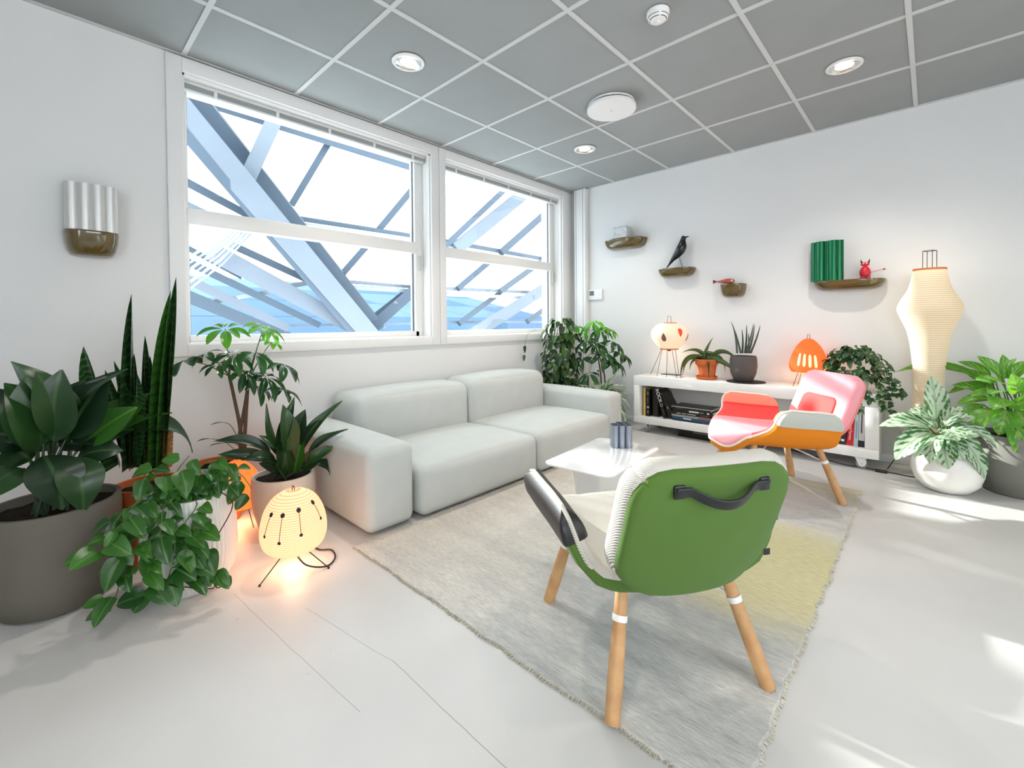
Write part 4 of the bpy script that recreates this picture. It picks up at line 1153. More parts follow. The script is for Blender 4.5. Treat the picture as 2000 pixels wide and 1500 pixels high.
lamp_light(t, (0, 0, 1.40), .35, (1, .75, .5), .03)

# 4 white dome lamp with line-and-dot motif on the floor
FX, FY = 1.085, -3.55
t = thing('paper_floor_lamp', 'white ribbed paper dome lamp with black line and dot marks beside the sofa', 'lamp', (FX, FY, 0))
prof = smooth_prof([(.016, .338), (.045, .332), (.085, .305), (.114, .258), (.129, .200), (.130, .152), (.118, .112), (.092, .088), (.075, .084)], 42)
shade('paper_shade', prof, paper_mat('paper_floor_white', (190, 168, 145), (1.25, .52, .28), 1.0, 110, .34), t, 56)
handle(t, .322, .352, .012)
ca = cam_angle(FX, FY)
ink = mat('black_print', (24, 20, 18), rough=.6)
dot = lambda r: [(r * math.cos(2 * math.pi * k / 12), r * math.sin(2 * math.pi * k / 12)) for k in range(12)]
for a_, z1_, z0_ in ((-.95, .272, .190), (-.42, .272, .170), (.20, .283, .190), (.95, .292, .222), (1.9, .28, .19), (2.6, .28, .19), (3.6, .28, .18)):
    decal('dot_mark', dot(.0088), prof, ca + a_ * .9, z1_, ink, t); decal('dot_mark', dot(.0068), prof, ca + a_, z0_, ink, t)
    pts = []
    for q in range(9):
        zz = z1_ + (z0_ - z1_) * q / 8; aa = ca + a_ * (.9 + .1 * q / 8); rr = r_at(prof, zz) + .001; pts.append((rr * math.cos(aa), rr * math.sin(aa), zz))
    G().tube(pts, .0012, 5).make('line_mark', ink, t, True)
for a_, R_, r0 in ((ca - .95, .155, .06), (ca + 1.05, .15, .06), (ca + 3.1, .14, .06)):
    G().tube([(r0 * math.cos(a_), r0 * math.sin(a_), .075), (R_ * math.cos(a_), R_ * math.sin(a_), .004)], .0022, 6).make('wire_leg', wire_m, t, True)
    G().lathe([(0, 0), (.004, 0), (.005, .004), (.003, .008), (0, .009)], 10, (R_ * math.cos(a_), R_ * math.sin(a_), 0)).make('leg_tip', wire_m, t, True)
pts = [Vector((0, 0, .07)), Vector((.07, .02, .03)), Vector((.10, .09, .006)), Vector((.06, .15, .005)), Vector((-.02, .17, .006)), Vector((-.08, .13, .006)), Vector((-.25, .16, .005)), Vector((-.6, .25, .005))]
def spline(P, n=6):
    out = []; Q = [P[0]] + list(P) + [P[-1]]
    for s in range(len(P) - 1):
        p0, p1, p2, p3 = Q[s:s + 4]
        for k in range(n):
            q = k / n; out.append(.5 * ((2 * p1) + (p2 - p0) * q + (2 * p0 - 5 * p1 + 4 * p2 - p3) * q * q + (3 * p1 - p0 - 3 * p2 + p3) * q ** 3))
    out.append(P[-1]); return out
G().tube(spline(pts), .0034, 8).make('power_cord', blk, t, True)
lamp_light(t, (0, 0, .076), .9, (1, .62, .36), .05)

# power cord with a foot switch along the wall
c = thing('power_cord', 'black power cord with an inline switch on the floor by the bookcase', 'cord', (2.9, -.2, 0))
P = [at(1640, 905, z=.004), at(1680, 912, z=.004), at(1712, 918, z=.004), at(1745, 924, z=.004), at(1790, 932, z=.004), at(1840, 930, z=.004)]
P = [Vector((2.2, -.1, .004))] + P + [Vector((3.06, -.2, .006))]
G().tube([p - Vector(c.location) for p in spline(P)], .0032, 8).make('cable', blk, c, True)
V, F = soft_box(.034, .013, .009, .007, nm=2, nr=3)
o = mesh_obj('switch', V, F, blk, c, True, at(1721, 920, z=.010) - Vector(c.location)); o.rotation_euler = (0, 0, .1)
c = thing('lamp_cable', 'black lamp cable hanging on the wall behind the bookcase', 'cord', (2.0, -.012, .3))
P = [Vector((2.10, -.012, .46)), Vector((2.05, -.012, .36)), Vector((2.0, -.012, .25)), Vector((1.9, -.014, .10)), Vector((1.8, -.05, .004)), Vector((2.0, -.33, .004)), Vector((2.2, -.42, .004))]
G().tube([p - Vector(c.location) for p in spline(P)], .003, 8).make('cable', blk, c, True)

# ------------------------------------------------------------------ wall shelves and what stands on them
shelf_m = mat('shelf_olive_glaze', (94, 78, 36), rough=.12, spec=.6, coat=.5, var=.06, vscale=6)
def boat_shelf(label, cx, w_, top, h, d, axis='back', rz=0):
    t = thing('wall_shelf', label, 'shelf', (cx, 0, top) if axis == 'back' else (0, cx, top), rz if axis == 'back' else math.pi / 2, group='olive wall shelves')
    n = 36; V = []; F = []
    def outline(s, dd):
        P = []
        for k in range(n + 1):
            a_ = math.pi * k / n; c_, s_ = math.cos(a_), math.sin(a_)
            e = 2 / 3.0
            P.append((math.copysign(abs(c_) ** e, c_) * w_ / 2 * s, -abs(s_) ** e * dd))
        return P
    rings = [(1.0, d, 0), (1.008, d * 1.01, -.006), (1.0, d, -.014), (.96, d * .96, -h * .45), (.87, d * .86, -h * .78), (.74, d * .72, -h * .95), (.5, d * .5, -h)]
    m_ = n + 1
    for s, dd, z_ in rings: V += [(x, y, z_) for x, y in outline(s, dd)]
    for j in range(len(rings) - 1):
        for k in range(n): F.append((j * m_ + k, j * m_ + k + 1, (j + 1) * m_ + k + 1, (j + 1) * m_ + k))
        F.append((j * m_ + n, j * m_, (j + 1) * m_, (j + 1) * m_ + n))
    F.append(tuple(range(m_ - 1, -1, -1))); F.append(tuple((len(rings) - 1) * m_ + k for k in range(m_)))
    o = mesh_obj('tray', V, F, shelf_m, t, True)
    return t
boat_shelf('olive wall shelf carrying the small white vase, nearest the corner', .715, .46, 1.915, .10, .155)
boat_shelf('olive wall shelf carrying the black bird figure', 1.262, .345, 1.562, .082, .14)
boat_shelf('small deep olive wall shelf carrying the red fish', 1.775, .205, 1.378, .115, .12)
boat_shelf('long olive wall shelf carrying the green vase and red figure', 2.600, .445, 1.352, .075, .15)
boat_shelf('olive wall shelf under the silver vase on the window wall', -4.095, .205, 1.505, .118, .125, axis='left')

# silver tube vase on the window wall shelf
silver = mat('vase_silver', (214, 214, 212), rough=.42, metal=.55)
tube_vase('tube_vase', 'silver vase of joined tubes on the window wall shelf', (.062, -4.095, 1.506), math.pi / 2, [(-.068, -.008), (-.023, -.022), (.023, -.024), (.068, -.012), (-.045, .018), (0, .016), (.045, .016)], .030, .225, silver)
green_v = mat('vase_green_anodised', (22, 104, 66), rough=.28, metal=.6)
tube_vase('tube_vase', 'dark green metallic vase of joined tubes on the long shelf', (2.475, -.075, 1.353), 0, [(-.078, 0), (-.040, -.028), (.002, -.012), (.040, -.034), (.072, -.010), (-.03, .022), (.03, .026)], .031, .305, green_v)
# small dimpled white vase
t = thing('dimpled_vase', 'small white square vase with dimpled sides on the corner shelf', 'vase', (.705, -.085, 1.916))
V, F = soft_box(.085, .06, .062, .018, nm=10, nr=3)
V2 = []
for p in V:
    q = Vector(p)
    for (cx, cz, r) in ((-.035, -.01, .032), (.012, -.008, .032), (.055, .01, .028)):
        d_ = math.hypot(q.x - cx, q.z - cz)
        if q.y < 0 and d_ < r: q.y += .016 * (1 - (d_ / r) ** 2)
    V2.append(q)
mesh_obj('body', V2, F, mat('white_ceramic', (196, 201, 202), rough=.3, spec=.5), t, True, (0, 0, .0625))
G().lathe([(.03, .1235), (.036, .1235), (.036, .128), (.03, .128)], 20, closed=True).make('neck', MATS['white_ceramic'], t, True)

# black bird figure
bird_m = mat('bird_black_lacquer', (12, 14, 16), rough=.22, spec=.55)
t = thing('bird_figure', 'black lacquered wooden bird figure on thin wire legs', 'figurine', (1.285, -.07, 1.563))
pth = [(-.105, .0, .012), (-.075, 0, .048), (-.045, 0, .085), (-.005, 0, .125), (.028, 0, .165), (.046, 0, .205), (.052, 0, .238), (.056, 0, .262), (.064, 0, .280), (.074, 0, .288)]
rad = [.004, .010, .019, .034, .044, .042, .032, .024, .025, .014]
P = spline([Vector(p) for p in pth], 4); Rr = []
for k in range(len(P)):
    f = k / (len(P) - 1) * (len(rad) - 1); i = min(int(f), len(rad) - 2); Rr.append(rad[i] + (rad[i + 1] - rad[i]) * (f - i))
G().tube(P, Rr, 18).make('body', bird_m, t, True)
G().tube([(.068, 0, .283), (.095, 0, .285), (.118, 0, .2875)], [.010, .006, .001], 10).make('beak', bird_m, t, True)
for s in (-1, 1):
    G().tube([(.012, s * .012, .12), (.052, s * .014, .002)], .0016, 6).make('leg', wire_m, t, True)
    G().tube([(.044, s * .014, .002), (.075, s * .014, .002)], .0016, 6).make('foot', wire_m, t, True)
    V, F = soft_box(.004, .002, .004, .0018, nm=1, nr=2); mesh_obj('eye', V, F, mat('eye_glint', (120, 110, 90), rough=.1), t, True, (.075, s * .021, .284))

# red wooden fish
t = thing('fish_figure', 'small red wooden fish with round white eyes on the small shelf', 'figurine', (1.735, -.075, 1.379))
t.rotation_euler = (0, .06, 0)
red_w = mat('fish_red_wood', (168, 66, 52), rough=.5, col2=(190, 92, 74), vscale=30)
P = spline([Vector((-.085, 0, .022)), Vector((-.06, 0, .022)), Vector((-.02, 0, .025)), Vector((.02, 0, .027)), Vector((.05, 0, .025)), Vector((.064, 0, .022))], 4)
rr_ = [.006, .010, .019, .024, .020, .005]; Rr = []
for k in range(len(P)):
    f = k / (len(P) - 1) * 5; i = min(int(f), 4); Rr.append(rr_[i] + (rr_[i + 1] - rr_[i]) * (f - i))
g = G().tube(P, Rr, 14); g.V = [(v[0], v[1] * .7, v[2]) for v in g.V]; g.make('body', red_w, t, True)
G().prism([(-.118, .040), (-.085, .024), (-.085, .020), (-.118, .004)], 'y', -.004, .004).make('tail_fin', mat('fish_dark_red', (110, 14, 34), rough=.5), t)
eye_w = mat('fish_eye_white', (236, 226, 206), rough=.5)
for s in (-1, 1):
    g = G().lathe([(0, 0), (.0095, 0), (.0095, .002), (0, .003)], 16); g.V = [(v[0] + .046, s * (.0135 + v[2]), v[1] + .029) for v in g.V]; e = g.make('eye', eye_w, t)
    g = G().lathe([(0, 0), (.004, 0), (.004, .0012), (0, .0015)], 12); g.V = [(v[0] + .046, s * (.0163 + v[2]), v[1] + .029) for v in g.V]; g.make('pupil', blk, e)

# red horned figure
t = thing('horned_figure', 'tiny red wooden figure with black tipped ears and a long tail', 'figurine', (2.705, -.07, 1.353))
redp = mat('figure_red', (206, 38, 52), rough=.4)
G().lathe([(0, .020), (.026, .022), (.034, .040), (.033, .060), (.024, .082), (.012, .094), (.009, .098), (0, .1)], 24).make('body', redp, t, True)
for x in (-.016, .016):
    G().lathe([(0, 0), (.013, 0), (.015, .012), (.013, .03), (0, .034)], 14, (x, 0, 0)).make('leg', redp, t, True)
V, F = soft_box(.026, .014, .013, .011, nm=3, nr=3); mesh_obj('head', V, F, redp, t, True, (0, -.002, .110))
for s in (-1, 1):
    G().tube([(s * .018, 0, .116), (s * .023, 0, .130), (s * .026, 0, .146)], [.007, .005, .0008], 8).make('ear', mat('ear_black', (34, 12, 14), rough=.4), t, True)
    G().lathe([(0, 0), (.004, 0), (.003, .002), (0, .002)], 8, (s * .01, 0, 0)).make('eye', white_pl, t).matrix_local = Matrix.Translation((0, -.016, .113)) @ Matrix.Rotation(math.pi / 2, 4, 'X')
G().tube([(.028, .006, .045), (.055, .0, .052), (.085, 0, .060), (.105, 0, .063)], .0018, 6).make('tail', redp, t, True)
G().prism([(.102, .056), (.122, .064), (.104, .070)], 'y', -.002, .002).make('tail_tip', mat('tail_tip_dark', (90, 16, 22), rough=.4), t)

# thermostat and socket
t = thing('thermostat', 'white wall thermostat with a dark display beside the pipe casing', 'thermostat', (.33, 0, 1.36))
bevel(G().box(-.088, .088, -.024, 0, -.06, .06).make('body', white_pl, t), .006)
G().box(-.07, -.012, -.0252, -.0238, -.012, .040).make('display', mat('lcd_dark', (70, 84, 92), rough=.2), t)
for k in range(3): G().box(-.06 + k * .014, -.052 + k * .014, -.0252, -.0238, -.032, -.027).make('button', mat('button_grey', (190, 190, 190)), t)
G().lathe([(0, 0), (.018, 0), (.018, .003), (0, .0035)], 20).make('dial', white_pl, t).matrix_local = Matrix.Translation((.04, -.0238, .015)) @ Matrix.Rotation(math.pi / 2, 4, 'X')
t = thing('wall_socket', 'white double wall socket low in the room corner', 'socket', (.36, 0, .49))
bevel(G().box(-.04, .04, -.012, 0, -.04, .04).make('plate', white_pl, t), .004)
for z_ in (-.018, .018):
    G().box(-.012, .012, -.0132, -.0118, z_ - .010, z_ + .010).make('outlet', mat('socket_dark', (60, 60, 60)), t)
# ------------------------------------------------------------------ leaves
def leaf_mesh(name, wfun, arch=.1, fold=.25, wav=.0, ns=9, nx=4, skew=1.0, curl=0.0):
    """unit blade: base at the origin, tip at (0,1,0), full width 1, upper face +z"""
    V = []; F = []
    for i in range(ns + 1):
        t = i / ns
        hw = wfun(t)
        zc = arch * 4 * (t ** skew) * (1 - t ** skew)
        for j in range(nx + 1):
            s = -1 + 2 * j / nx
            x = s * hw
            z = zc + fold * abs(x) * (1 - .5 * t) - curl * x * x + wav * math.sin(t * 9 + s * 2) * abs(s)
            V.append((x, t, z))
    m = nx + 1
    for i in range(ns):
        for j in range(nx): F.append((i * m + j, i * m + j + 1, (i + 1) * m + j + 1, (i + 1) * m + j))
    me = bpy.data.meshes.new(name); me.from_pydata(V, [], F)
    me.polygons.foreach_set('use_smooth', [True] * len(F)); me.update()
    return me
sinp = lambda t: math.sin(math.pi * max(0, min(1, t)))
SHAPES = {
    'lance': lambda t: .5 * max(.02, sinp(t ** .82)) ** .85,
    'heart': lambda t: .5 * max(.0, sinp(min(1, t ** .52))) ** .62 if t > 0 else .10,
    'ellip': lambda t: .5 * max(.015, sinp(t ** 1.12)) ** .72,
    'broad': lambda t: .5 * max(.015, sinp(t ** .78)) ** .72,
    'strap': lambda t: .5 * min(1, .55 + t * 2) * (max(0, 1 - t ** 2.4)) ** .8,
    'sword': lambda t: .5 * (.72 + .28 * sinp(t * .8)) * (max(0, 1 - t ** 5)) ** .9,
}
MESHES = {}
def lm(shape, arch, fold=.25, wav=0.0, skew=1.0, material=None, curl=0.0, ns=9):
    key = (shape, arch, fold, wav, skew, material.name, curl)
    if key not in MESHES:
        me = leaf_mesh('leaf_blade', SHAPES[shape], arch, fold, wav, ns=ns, skew=skew, curl=curl); me.materials.append(material); MESHES[key] = me
    return MESHES[key]
def leaf(root, b, t, w_, me, up=(0, 0, 1), name='leaf', zs=None):
    """hang a shared blade between world points b and t; up = the side its face turns to"""
    b, t = Vector(b), Vector(t); y = t - b; L = y.length
    if L < 1e-5: return None
    y.normalize(); z = Vector(up); z = z - y * z.dot(y)
    if z.length < 1e-4: z = y.orthogonal()
    z.normalize(); x = y.cross(z)
    o = bpy.data.objects.new(name, me); COL.objects.link(o); o.parent = root
    base = b - Vector(root.location)
    s = L if zs is None else zs
    o.matrix_local = Matrix(((x.x * w_, y.x * L, z.x * s, base.x), (x.y * w_, y.y * L, z.y * s, base.y), (x.z * w_, y.z * L, z.z * s, base.z), (0, 0, 0, 1)))
    return o
def stem(root, pts, r, m, name='stem', n=6):
    pts = [Vector(p) - Vector(root.location) for p in pts]
    P = spline(pts, 4) if len(pts) > 2 else pts
    R = [r[0] + (r[1] - r[0]) * k / (len(P) - 1) for k in range(len(P))] if isinstance(r, tuple) else r
    return G().tube(P, R, n).make(name, m, root, True)
def rnd(a, b): return random.uniform(a, b)
def to_cam(p):
    d = CAM - Vector(p); d.z = 0; return d.normalized()

def pot(root, prof, m, soil_z, soil_r, n=48, rib=0, name='pot', rimlip=None):
    """open pot: outer profile bottom to rim, wall, inside down to the soil"""
    th = .014
    R, H = prof[-1]
    pr_ = [(0, 0)] + list(prof) + [(R - th, H), (max(.01, soil_r), soil_z - .02), (0, soil_z - .02)]
    V = []; F = []; k_ = len(pr_)
    nn = n if not rib else rib * 4
    for q, (r, z_) in enumerate(pr_):
        for k in range(nn):
            a_ = 2 * math.pi * k / nn
            f = 1.0
            if rib and 1 < q <= len(prof): f = 1 - .022 * (1 if k % 4 in (0,) else 0)
            V.append((r * f * math.cos(a_), r * f * math.sin(a_), z_))
    for j in range(k_ - 1):
        for k in range(nn): F.append((j * nn + k, j * nn + (k + 1) % nn, (j + 1) * nn + (k + 1) % nn, (j + 1) * nn + k))
    o = mesh_obj(name, V, F, m, root, True)
    md = o.modifiers.new('edge', 'EDGE_SPLIT'); md.split_angle = math.radians(50)
    g = G(); V = [(0, 0, soil_z)]; F = []; rings = 5; ns = 24
    for q in range(1, rings + 1):
        for k in range(ns):
            a_ = 2 * math.pi * k / ns; r = soil_r * q / rings
            V.append((r * math.cos(a_), r * math.sin(a_), soil_z + rnd(-.006, .006)))
    F += [(0, 1 + k, 1 + (k + 1) % ns) for k in range(ns)]
    for q in range(rings - 1): F += [(1 + q * ns + k, 1 + (q + 1) * ns + k, 1 + (q + 1) * ns + (k + 1) % ns, 1 + q * ns + (k + 1) % ns) for k in range(ns)]
    mesh_obj('soil', V, F, soil_m, root, True)
    return o
soil_m = mat('potting_soil', (40, 32, 26), rough=.95, spec=.1, var=.4, vscale=40, bump=.8, bscale=90)
concrete = mat('pot_grey_concrete', (104, 100, 90), rough=.7, spec=.3, var=.05, vscale=5, bump=.12, bscale=60)
cream_p = mat('pot_cream', (206, 198, 184), rough=.55, spec=.35, var=.02)
white_p = mat('pot_white_glaze', (236, 234, 228), rough=.3, spec=.5)
ribbed_p = mat('pot_ribbed_white', (222, 222, 218), rough=.5, spec=.35)
terra = mat('terracotta', (200, 104, 58), rough=.75, spec=.25, var=.06, vscale=12, bump=.08, bscale=90)
dark_p = mat('pot_charcoal', (86, 82, 80), rough=.6, spec=.3, var=.04)
grey_p = mat('pot_grey_matte', (126, 126, 118), rough=.65, spec=.3, var=.04)

asp_l = leaf_mat('leaf_aspidistra', (22, 44, 26), (40, 74, 34), (60, 92, 50), rough=.32, transl=.12)
asp_b = leaf_mat('leaf_aspidistra_bright', (44, 92, 30), (62, 112, 40), (96, 140, 66), rough=.32, transl=.25)
san_l = leaf_mat('leaf_sansevieria', (34, 62, 36), (44, 84, 42), (50, 90, 50), rough=.4, band=(70, 112, 60), transl=.08)
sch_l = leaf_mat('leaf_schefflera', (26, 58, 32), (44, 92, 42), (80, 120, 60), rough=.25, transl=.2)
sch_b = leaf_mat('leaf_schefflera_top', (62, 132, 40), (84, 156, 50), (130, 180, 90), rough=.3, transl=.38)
pot_l = leaf_mat('leaf_pothos', (32, 76, 30), (66, 118, 46), (96, 140, 70), rough=.32, transl=.22)
vin_l = leaf_mat('leaf_vine', (30, 58, 34), (66, 100, 46), (90, 124, 70), rough=.3, transl=.25)
hoy_l = leaf_mat('leaf_trailing', (36, 62, 38), (62, 96, 52), (90, 120, 80), rough=.22, transl=.15)
agl_l = leaf_mat('leaf_aglaonema', (58, 106, 58), (76, 124, 70), (130, 160, 120), rough=.3, pale=(186, 206, 180), pale_amt=.85, transl=.2)
dif_l = leaf_mat('leaf_dieffenbachia', (84, 150, 50), (112, 178, 66), (160, 200, 110), rough=.28, pale=(150, 190, 100), pale_amt=.3, transl=.32)
dra_l = leaf_mat('leaf_variegated_strap', (64, 100, 58), (92, 124, 76), (190, 204, 164), rough=.35, pale=(200, 212, 184), pale_amt=.5, transl=.2)
spi_l = leaf_mat('leaf_narrow', (70, 98, 56), (100, 124, 76), (120, 150, 96), rough=.35, transl=.15)
stem_g = mat('stem_green', (72, 104, 48), rough=.5)
stem_b = mat('stem_brown', (92, 70, 50), rough=.7, var=.15, vscale=40)
cane_m = mat('cane_tan_ringed', (176, 124, 62), rough=.6, col2=(120, 82, 40), vscale=60)

# ------------------------------------------------------------------ big broad-leaved plant in the concrete pot
A = Vector((.66, -4.255, 0))
pl = thing('broad_leaved_plant', 'large dark green broad leaved plant in a grey concrete pot at the frame edge', 'plant', A)
pot(pl, [(.128, 0), (.150, .012), (.178, .10), (.190, .22), (.192, .34), (.190, .382)], concrete, .352, .172)
BIG = [(75, 880, 8, 748, .17, .22, 0), (85, 865, 52, 733, .15, .12, 0), (105, 862, 120, 722, .135, .10, 0), (128, 858, 208, 735, .15, .06, 0), (150, 880, 292, 768, .13, .06, 1),
       (165, 885, 336, 806, .075, .10, 1), (205, 852, 376, 884, .085, .32, 0), (115, 868, 212, 880, .12, .22, 0), (85, 890, 122, 996, .135, .25, 0), (140, 892, 163, 1002, .115, .28, 0),
       (62, 872, -40, 848, .13, .25, 0), (45, 915, -45, 985, .12, .2, 0), (52, 870, -30, 755, .15, .15, 0), (72, 860, 78, 790, .14, .1, 0), (135, 880, 262, 838, .11, .12, 0),
       (100, 860, 165, 742, .13, .10, 0), (95, 880, 40, 800, .13, .15, 0), (120, 880, 190, 820, .13, .12, 0), (150, 895, 240, 880, .10, .2, 0), (60, 900, 10, 870, .12, .25, 0),
       (110, 905, 90, 965, .10, .2, 0), (160, 870, 268, 795, .12, .08, 1), (90, 850, 20, 705, .13, .18, 0), (115, 852, 70, 725, .12, .15, 0), (140, 860, 250, 720, .09, .22, 0)]
for k, (bx_, by_, tx_, ty_, w_, ar, br) in enumerate(BIG):
    off = rnd(-.10, .12) if ty_ < 900 else .17
    b = near(bx_, by_, A, off * .5); t_ = near(tx_, ty_, A, off)
    up = Vector((0, 0, .8)) + to_cam(A) * rnd(.35, .8) + Vector((rnd(-.3, .3), rnd(-.3, .3), 0))
    leaf(pl, b, t_, w_ * 1.15, lm('lance', round(ar, 2), .18, .012, material=asp_b if br else asp_l, ns=12), up)
    root_ = A + Vector((rnd(-.06, .06), rnd(-.06, .06), .35))
    stem(pl, [root_, (root_ + b) / 2 + Vector((0, 0, .02)), b], (.006, .0035), stem_g if br else mat('stem_dark_green', (40, 58, 34), rough=.5), 'leaf_stalk')

# ------------------------------------------------------------------ sword plant in a terracotta pot
D = Vector((.53, -3.955, 0))
pl = thing('sword_leaved_plant', 'tall upright sword leaved plant in a terracotta pot behind the trailing plant', 'plant', D)
pot(pl, [(.085, 0), (.092, .01), (.118, .27), (.118, .285), (.130, .287), (.132, .345)], terra, .315, .112)
SW = [(262, 905, 257, 573, .040, .02), (318, 905, 344, 540, .052, -.02), (322, 908, 334, 566, .042, .03), (235, 905, 163, 676, .085, .0), (262, 905, 262, 690, .05, .02), (290, 905, 293, 694, .06, .0),
      (250, 905, 222, 704, .05, .05), (280, 905, 240, 720, .05, -.04), (300, 905, 312, 715, .045, .04), (275, 905, 283, 655, .045, -.05), (245, 900, 205, 722, .055, -.03), (270, 905, 250, 760, .06, .06),
      (300, 905, 296, 760, .06, .06), (255, 900, 268, 730, .05, .08)]
san_b = leaf_mat('leaf_sansevieria_bright', (62, 112, 44), (72, 126, 50), (70, 120, 56), rough=.4, band=(46, 88, 40), transl=.2)
for bx_, by_, tx_, ty_, w_, off in SW:
    leaf(pl, near(bx_, by_, D, off * .6), near(tx_, ty_, D, off), w_ * .8, lm('sword', round(rnd(-.02, .03), 2), .5, 0, material=san_b if tx_ == 334 else san_l, ns=14), to_cam(D) + Vector((rnd(-.35, .35), rnd(-.35, .35), 0)))
for px, top in ((304, 815), (318, 812), (331, 818)):
    P = [near(px - 2, 912, D, .05), near(px, 860, D, .055), near(px + 1, top, D, .05)]
    n_ = 24; Q = [P[0] + (P[2] - P[0]) * k / n_ for k in range(n_ + 1)]
    G().tube([q - D for q in Q], [.0125 + .0022 * (k % 2) for k in range(n_ + 1)], 10).make('dry_cane', cane_m, pl, True)
for px, w_ in ((252, .03), (246, .022), (285, .02)):
    leaf(pl, near(px, 910, D, .06), near(px + 2, 825, D, .07), w_, lm('sword', 0.0, .4, 0, material=leaf_mat('leaf_dry_%d' % px, (170, 116, 50), (186, 134, 64), (150, 100, 50), transl=.1), ns=8), to_cam(D), 'dry_leaf')

# ------------------------------------------------------------------ umbrella plants (fans of leaflets on long stalks)
def fan(pl, c, toward, n, L, w_, m, droop=.45, full=6.28, stalk_from=None):
    """n leaflets round c; toward = the way the fan leans"""
    c = Vector(c); tw = Vector(toward).normalized()
    ax = (tw * .6 + Vector((0, 0, 1))).normalized()
    e1 = ax.orthogonal().normalized(); e2 = ax.cross(e1)
    a0 = rnd(0, 6.28)
    for k in range(n):
        a_ = a0 + full * k / n + rnd(-.15, .15)
        d = e1 * math.cos(a_) + e2 * math.sin(a_)
        l = L * rnd(.75, 1.12)
        b = c + d * l * .14
        t_ = c + d * l + Vector((0, 0, -droop * l * rnd(.6, 1.3)))
        leaf(pl, b, t_, w_ * l / L, lm('ellip', .10, .2, .008, material=m), ax * .8 + Vector((0, 0, .3)))
    if stalk_from is not None:
        s = Vector(stalk_from); stem(pl, [s, (s + c) / 2 + Vector((0, 0, .015)), c], (.0035, .002), stem_g, 'leaf_stalk')
S = Vector((.30, -3.64, 0))
pl = thing('umbrella_plant', 'umbrella plant with fans of leaflets in front of the large window', 'plant', S)
pot(pl, [(.085, 0), (.10, .012), (.125, .26), (.136, .265), (.138, .31)], terra, .285, .115)
trunks = [[(468, 900), (470, 845), (458, 780), (448, 735)], [(470, 900), (468, 850), (478, 795), (486, 742)], [(474, 900), (478, 850), (481, 800), (484, 752)]]
for k, tr_ in enumerate(trunks):
    stem(pl, [S + Vector((.0, .0 + .02 * k, .27))] + [near(x, y, S, .03 + .02 * k) for x, y in tr_], (.011, .008), stem_b, 'trunk', 8)
t1, t2 = near(448, 735, S, .03), near(486, 742, S, .05)
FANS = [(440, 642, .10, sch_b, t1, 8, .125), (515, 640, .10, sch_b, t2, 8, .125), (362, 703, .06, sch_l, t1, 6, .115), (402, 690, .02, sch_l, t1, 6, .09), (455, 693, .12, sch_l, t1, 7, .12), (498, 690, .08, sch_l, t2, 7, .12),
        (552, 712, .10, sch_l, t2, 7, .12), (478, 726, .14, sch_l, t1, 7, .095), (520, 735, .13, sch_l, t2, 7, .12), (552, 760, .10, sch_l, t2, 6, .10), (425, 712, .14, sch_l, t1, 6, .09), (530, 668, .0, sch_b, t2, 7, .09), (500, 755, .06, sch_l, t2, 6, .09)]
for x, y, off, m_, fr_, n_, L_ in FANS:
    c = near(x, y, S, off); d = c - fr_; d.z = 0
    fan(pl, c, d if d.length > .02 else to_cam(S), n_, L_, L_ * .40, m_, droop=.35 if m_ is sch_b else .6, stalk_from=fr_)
for x, y, tx, ty in ((462, 850, 438, 825), (465, 870, 436, 866), (460, 880, 412, 857)):
    b = near(x, y, S, .05); e = near(tx, ty, S, .08); stem(pl, [b, (b + e) / 2 + Vector((0, 0, .02)), e], (.002, .0014), stem_b, 'twig'); leaf(pl, e, near(tx - 28, ty + 6, S, .09), .025, lm('ellip', .05, .2, 0, material=sch_l))

# ------------------------------------------------------------------ smaller broad-leaved plant in the cream pot
Cc = Vector((.625, -3.425, 0))
pl = thing('broad_leaved_plant', 'dark green broad leaved plant in a cream pot beside the sofa arm', 'plant', Cc)
pot(pl, [(.100, 0), (.118, .012), (.142, .10), (.152, .18), (.150, .25), (.146, .272)], cream_p, .25, .132)
SM = [(550, 880, 520, 788, .04, .05, 0), (560, 885, 552, 790, .10, .1, 0), (575, 880, 596, 800, .11, .15, 0), (590, 885, 668, 783, .07, .05, 0), (600, 890, 680, 838, .06, .05, 0), (600, 905, 655, 872, .07, .12, 0),
      (605, 905, 642, 938, .075, .35, 0), (530, 890, 415, 862, .075, .12, 0), (530, 900, 425, 888, .065, .12, 0), (575, 925, 592, 848, .085, .05, 1), (555, 920, 545, 840, .10, .15, 0), (540, 910, 470, 900, .07, .25, 0),
      (590, 920, 640, 870, .09, .1, 0), (555, 910, 505, 850, .08, .2, 0), (585, 900, 625, 820, .09, .12, 0), (565, 925, 560, 870, .085, .12, 0), (545, 880, 575, 775, .06, .08, 0), (550, 925, 505, 905, .07, .25, 0)]
for bx_, by_, tx_, ty_, w_, ar, br in SM:
    off = rnd(-.06, .09)
    b = near(bx_, by_, Cc, off * .6); t_ = near(tx_, ty_, Cc, off)
    leaf(pl, b, t_, w_, lm('lance', round(ar, 2), .3, .012, material=asp_b if br else asp_l, ns=12), Vector((0, 0, .7)) + to_cam(Cc) * rnd(.4, .9) + Vector((rnd(-.3, .3), rnd(-.3, .3), 0)))
    root_ = Cc + Vector((rnd(-.05, .05), rnd(-.05, .05), .24)); stem(pl, [root_, (root_ + b) / 2, b], (.0055, .003), mat('stem_dark_green', (40, 58, 34)), 'leaf_stalk')

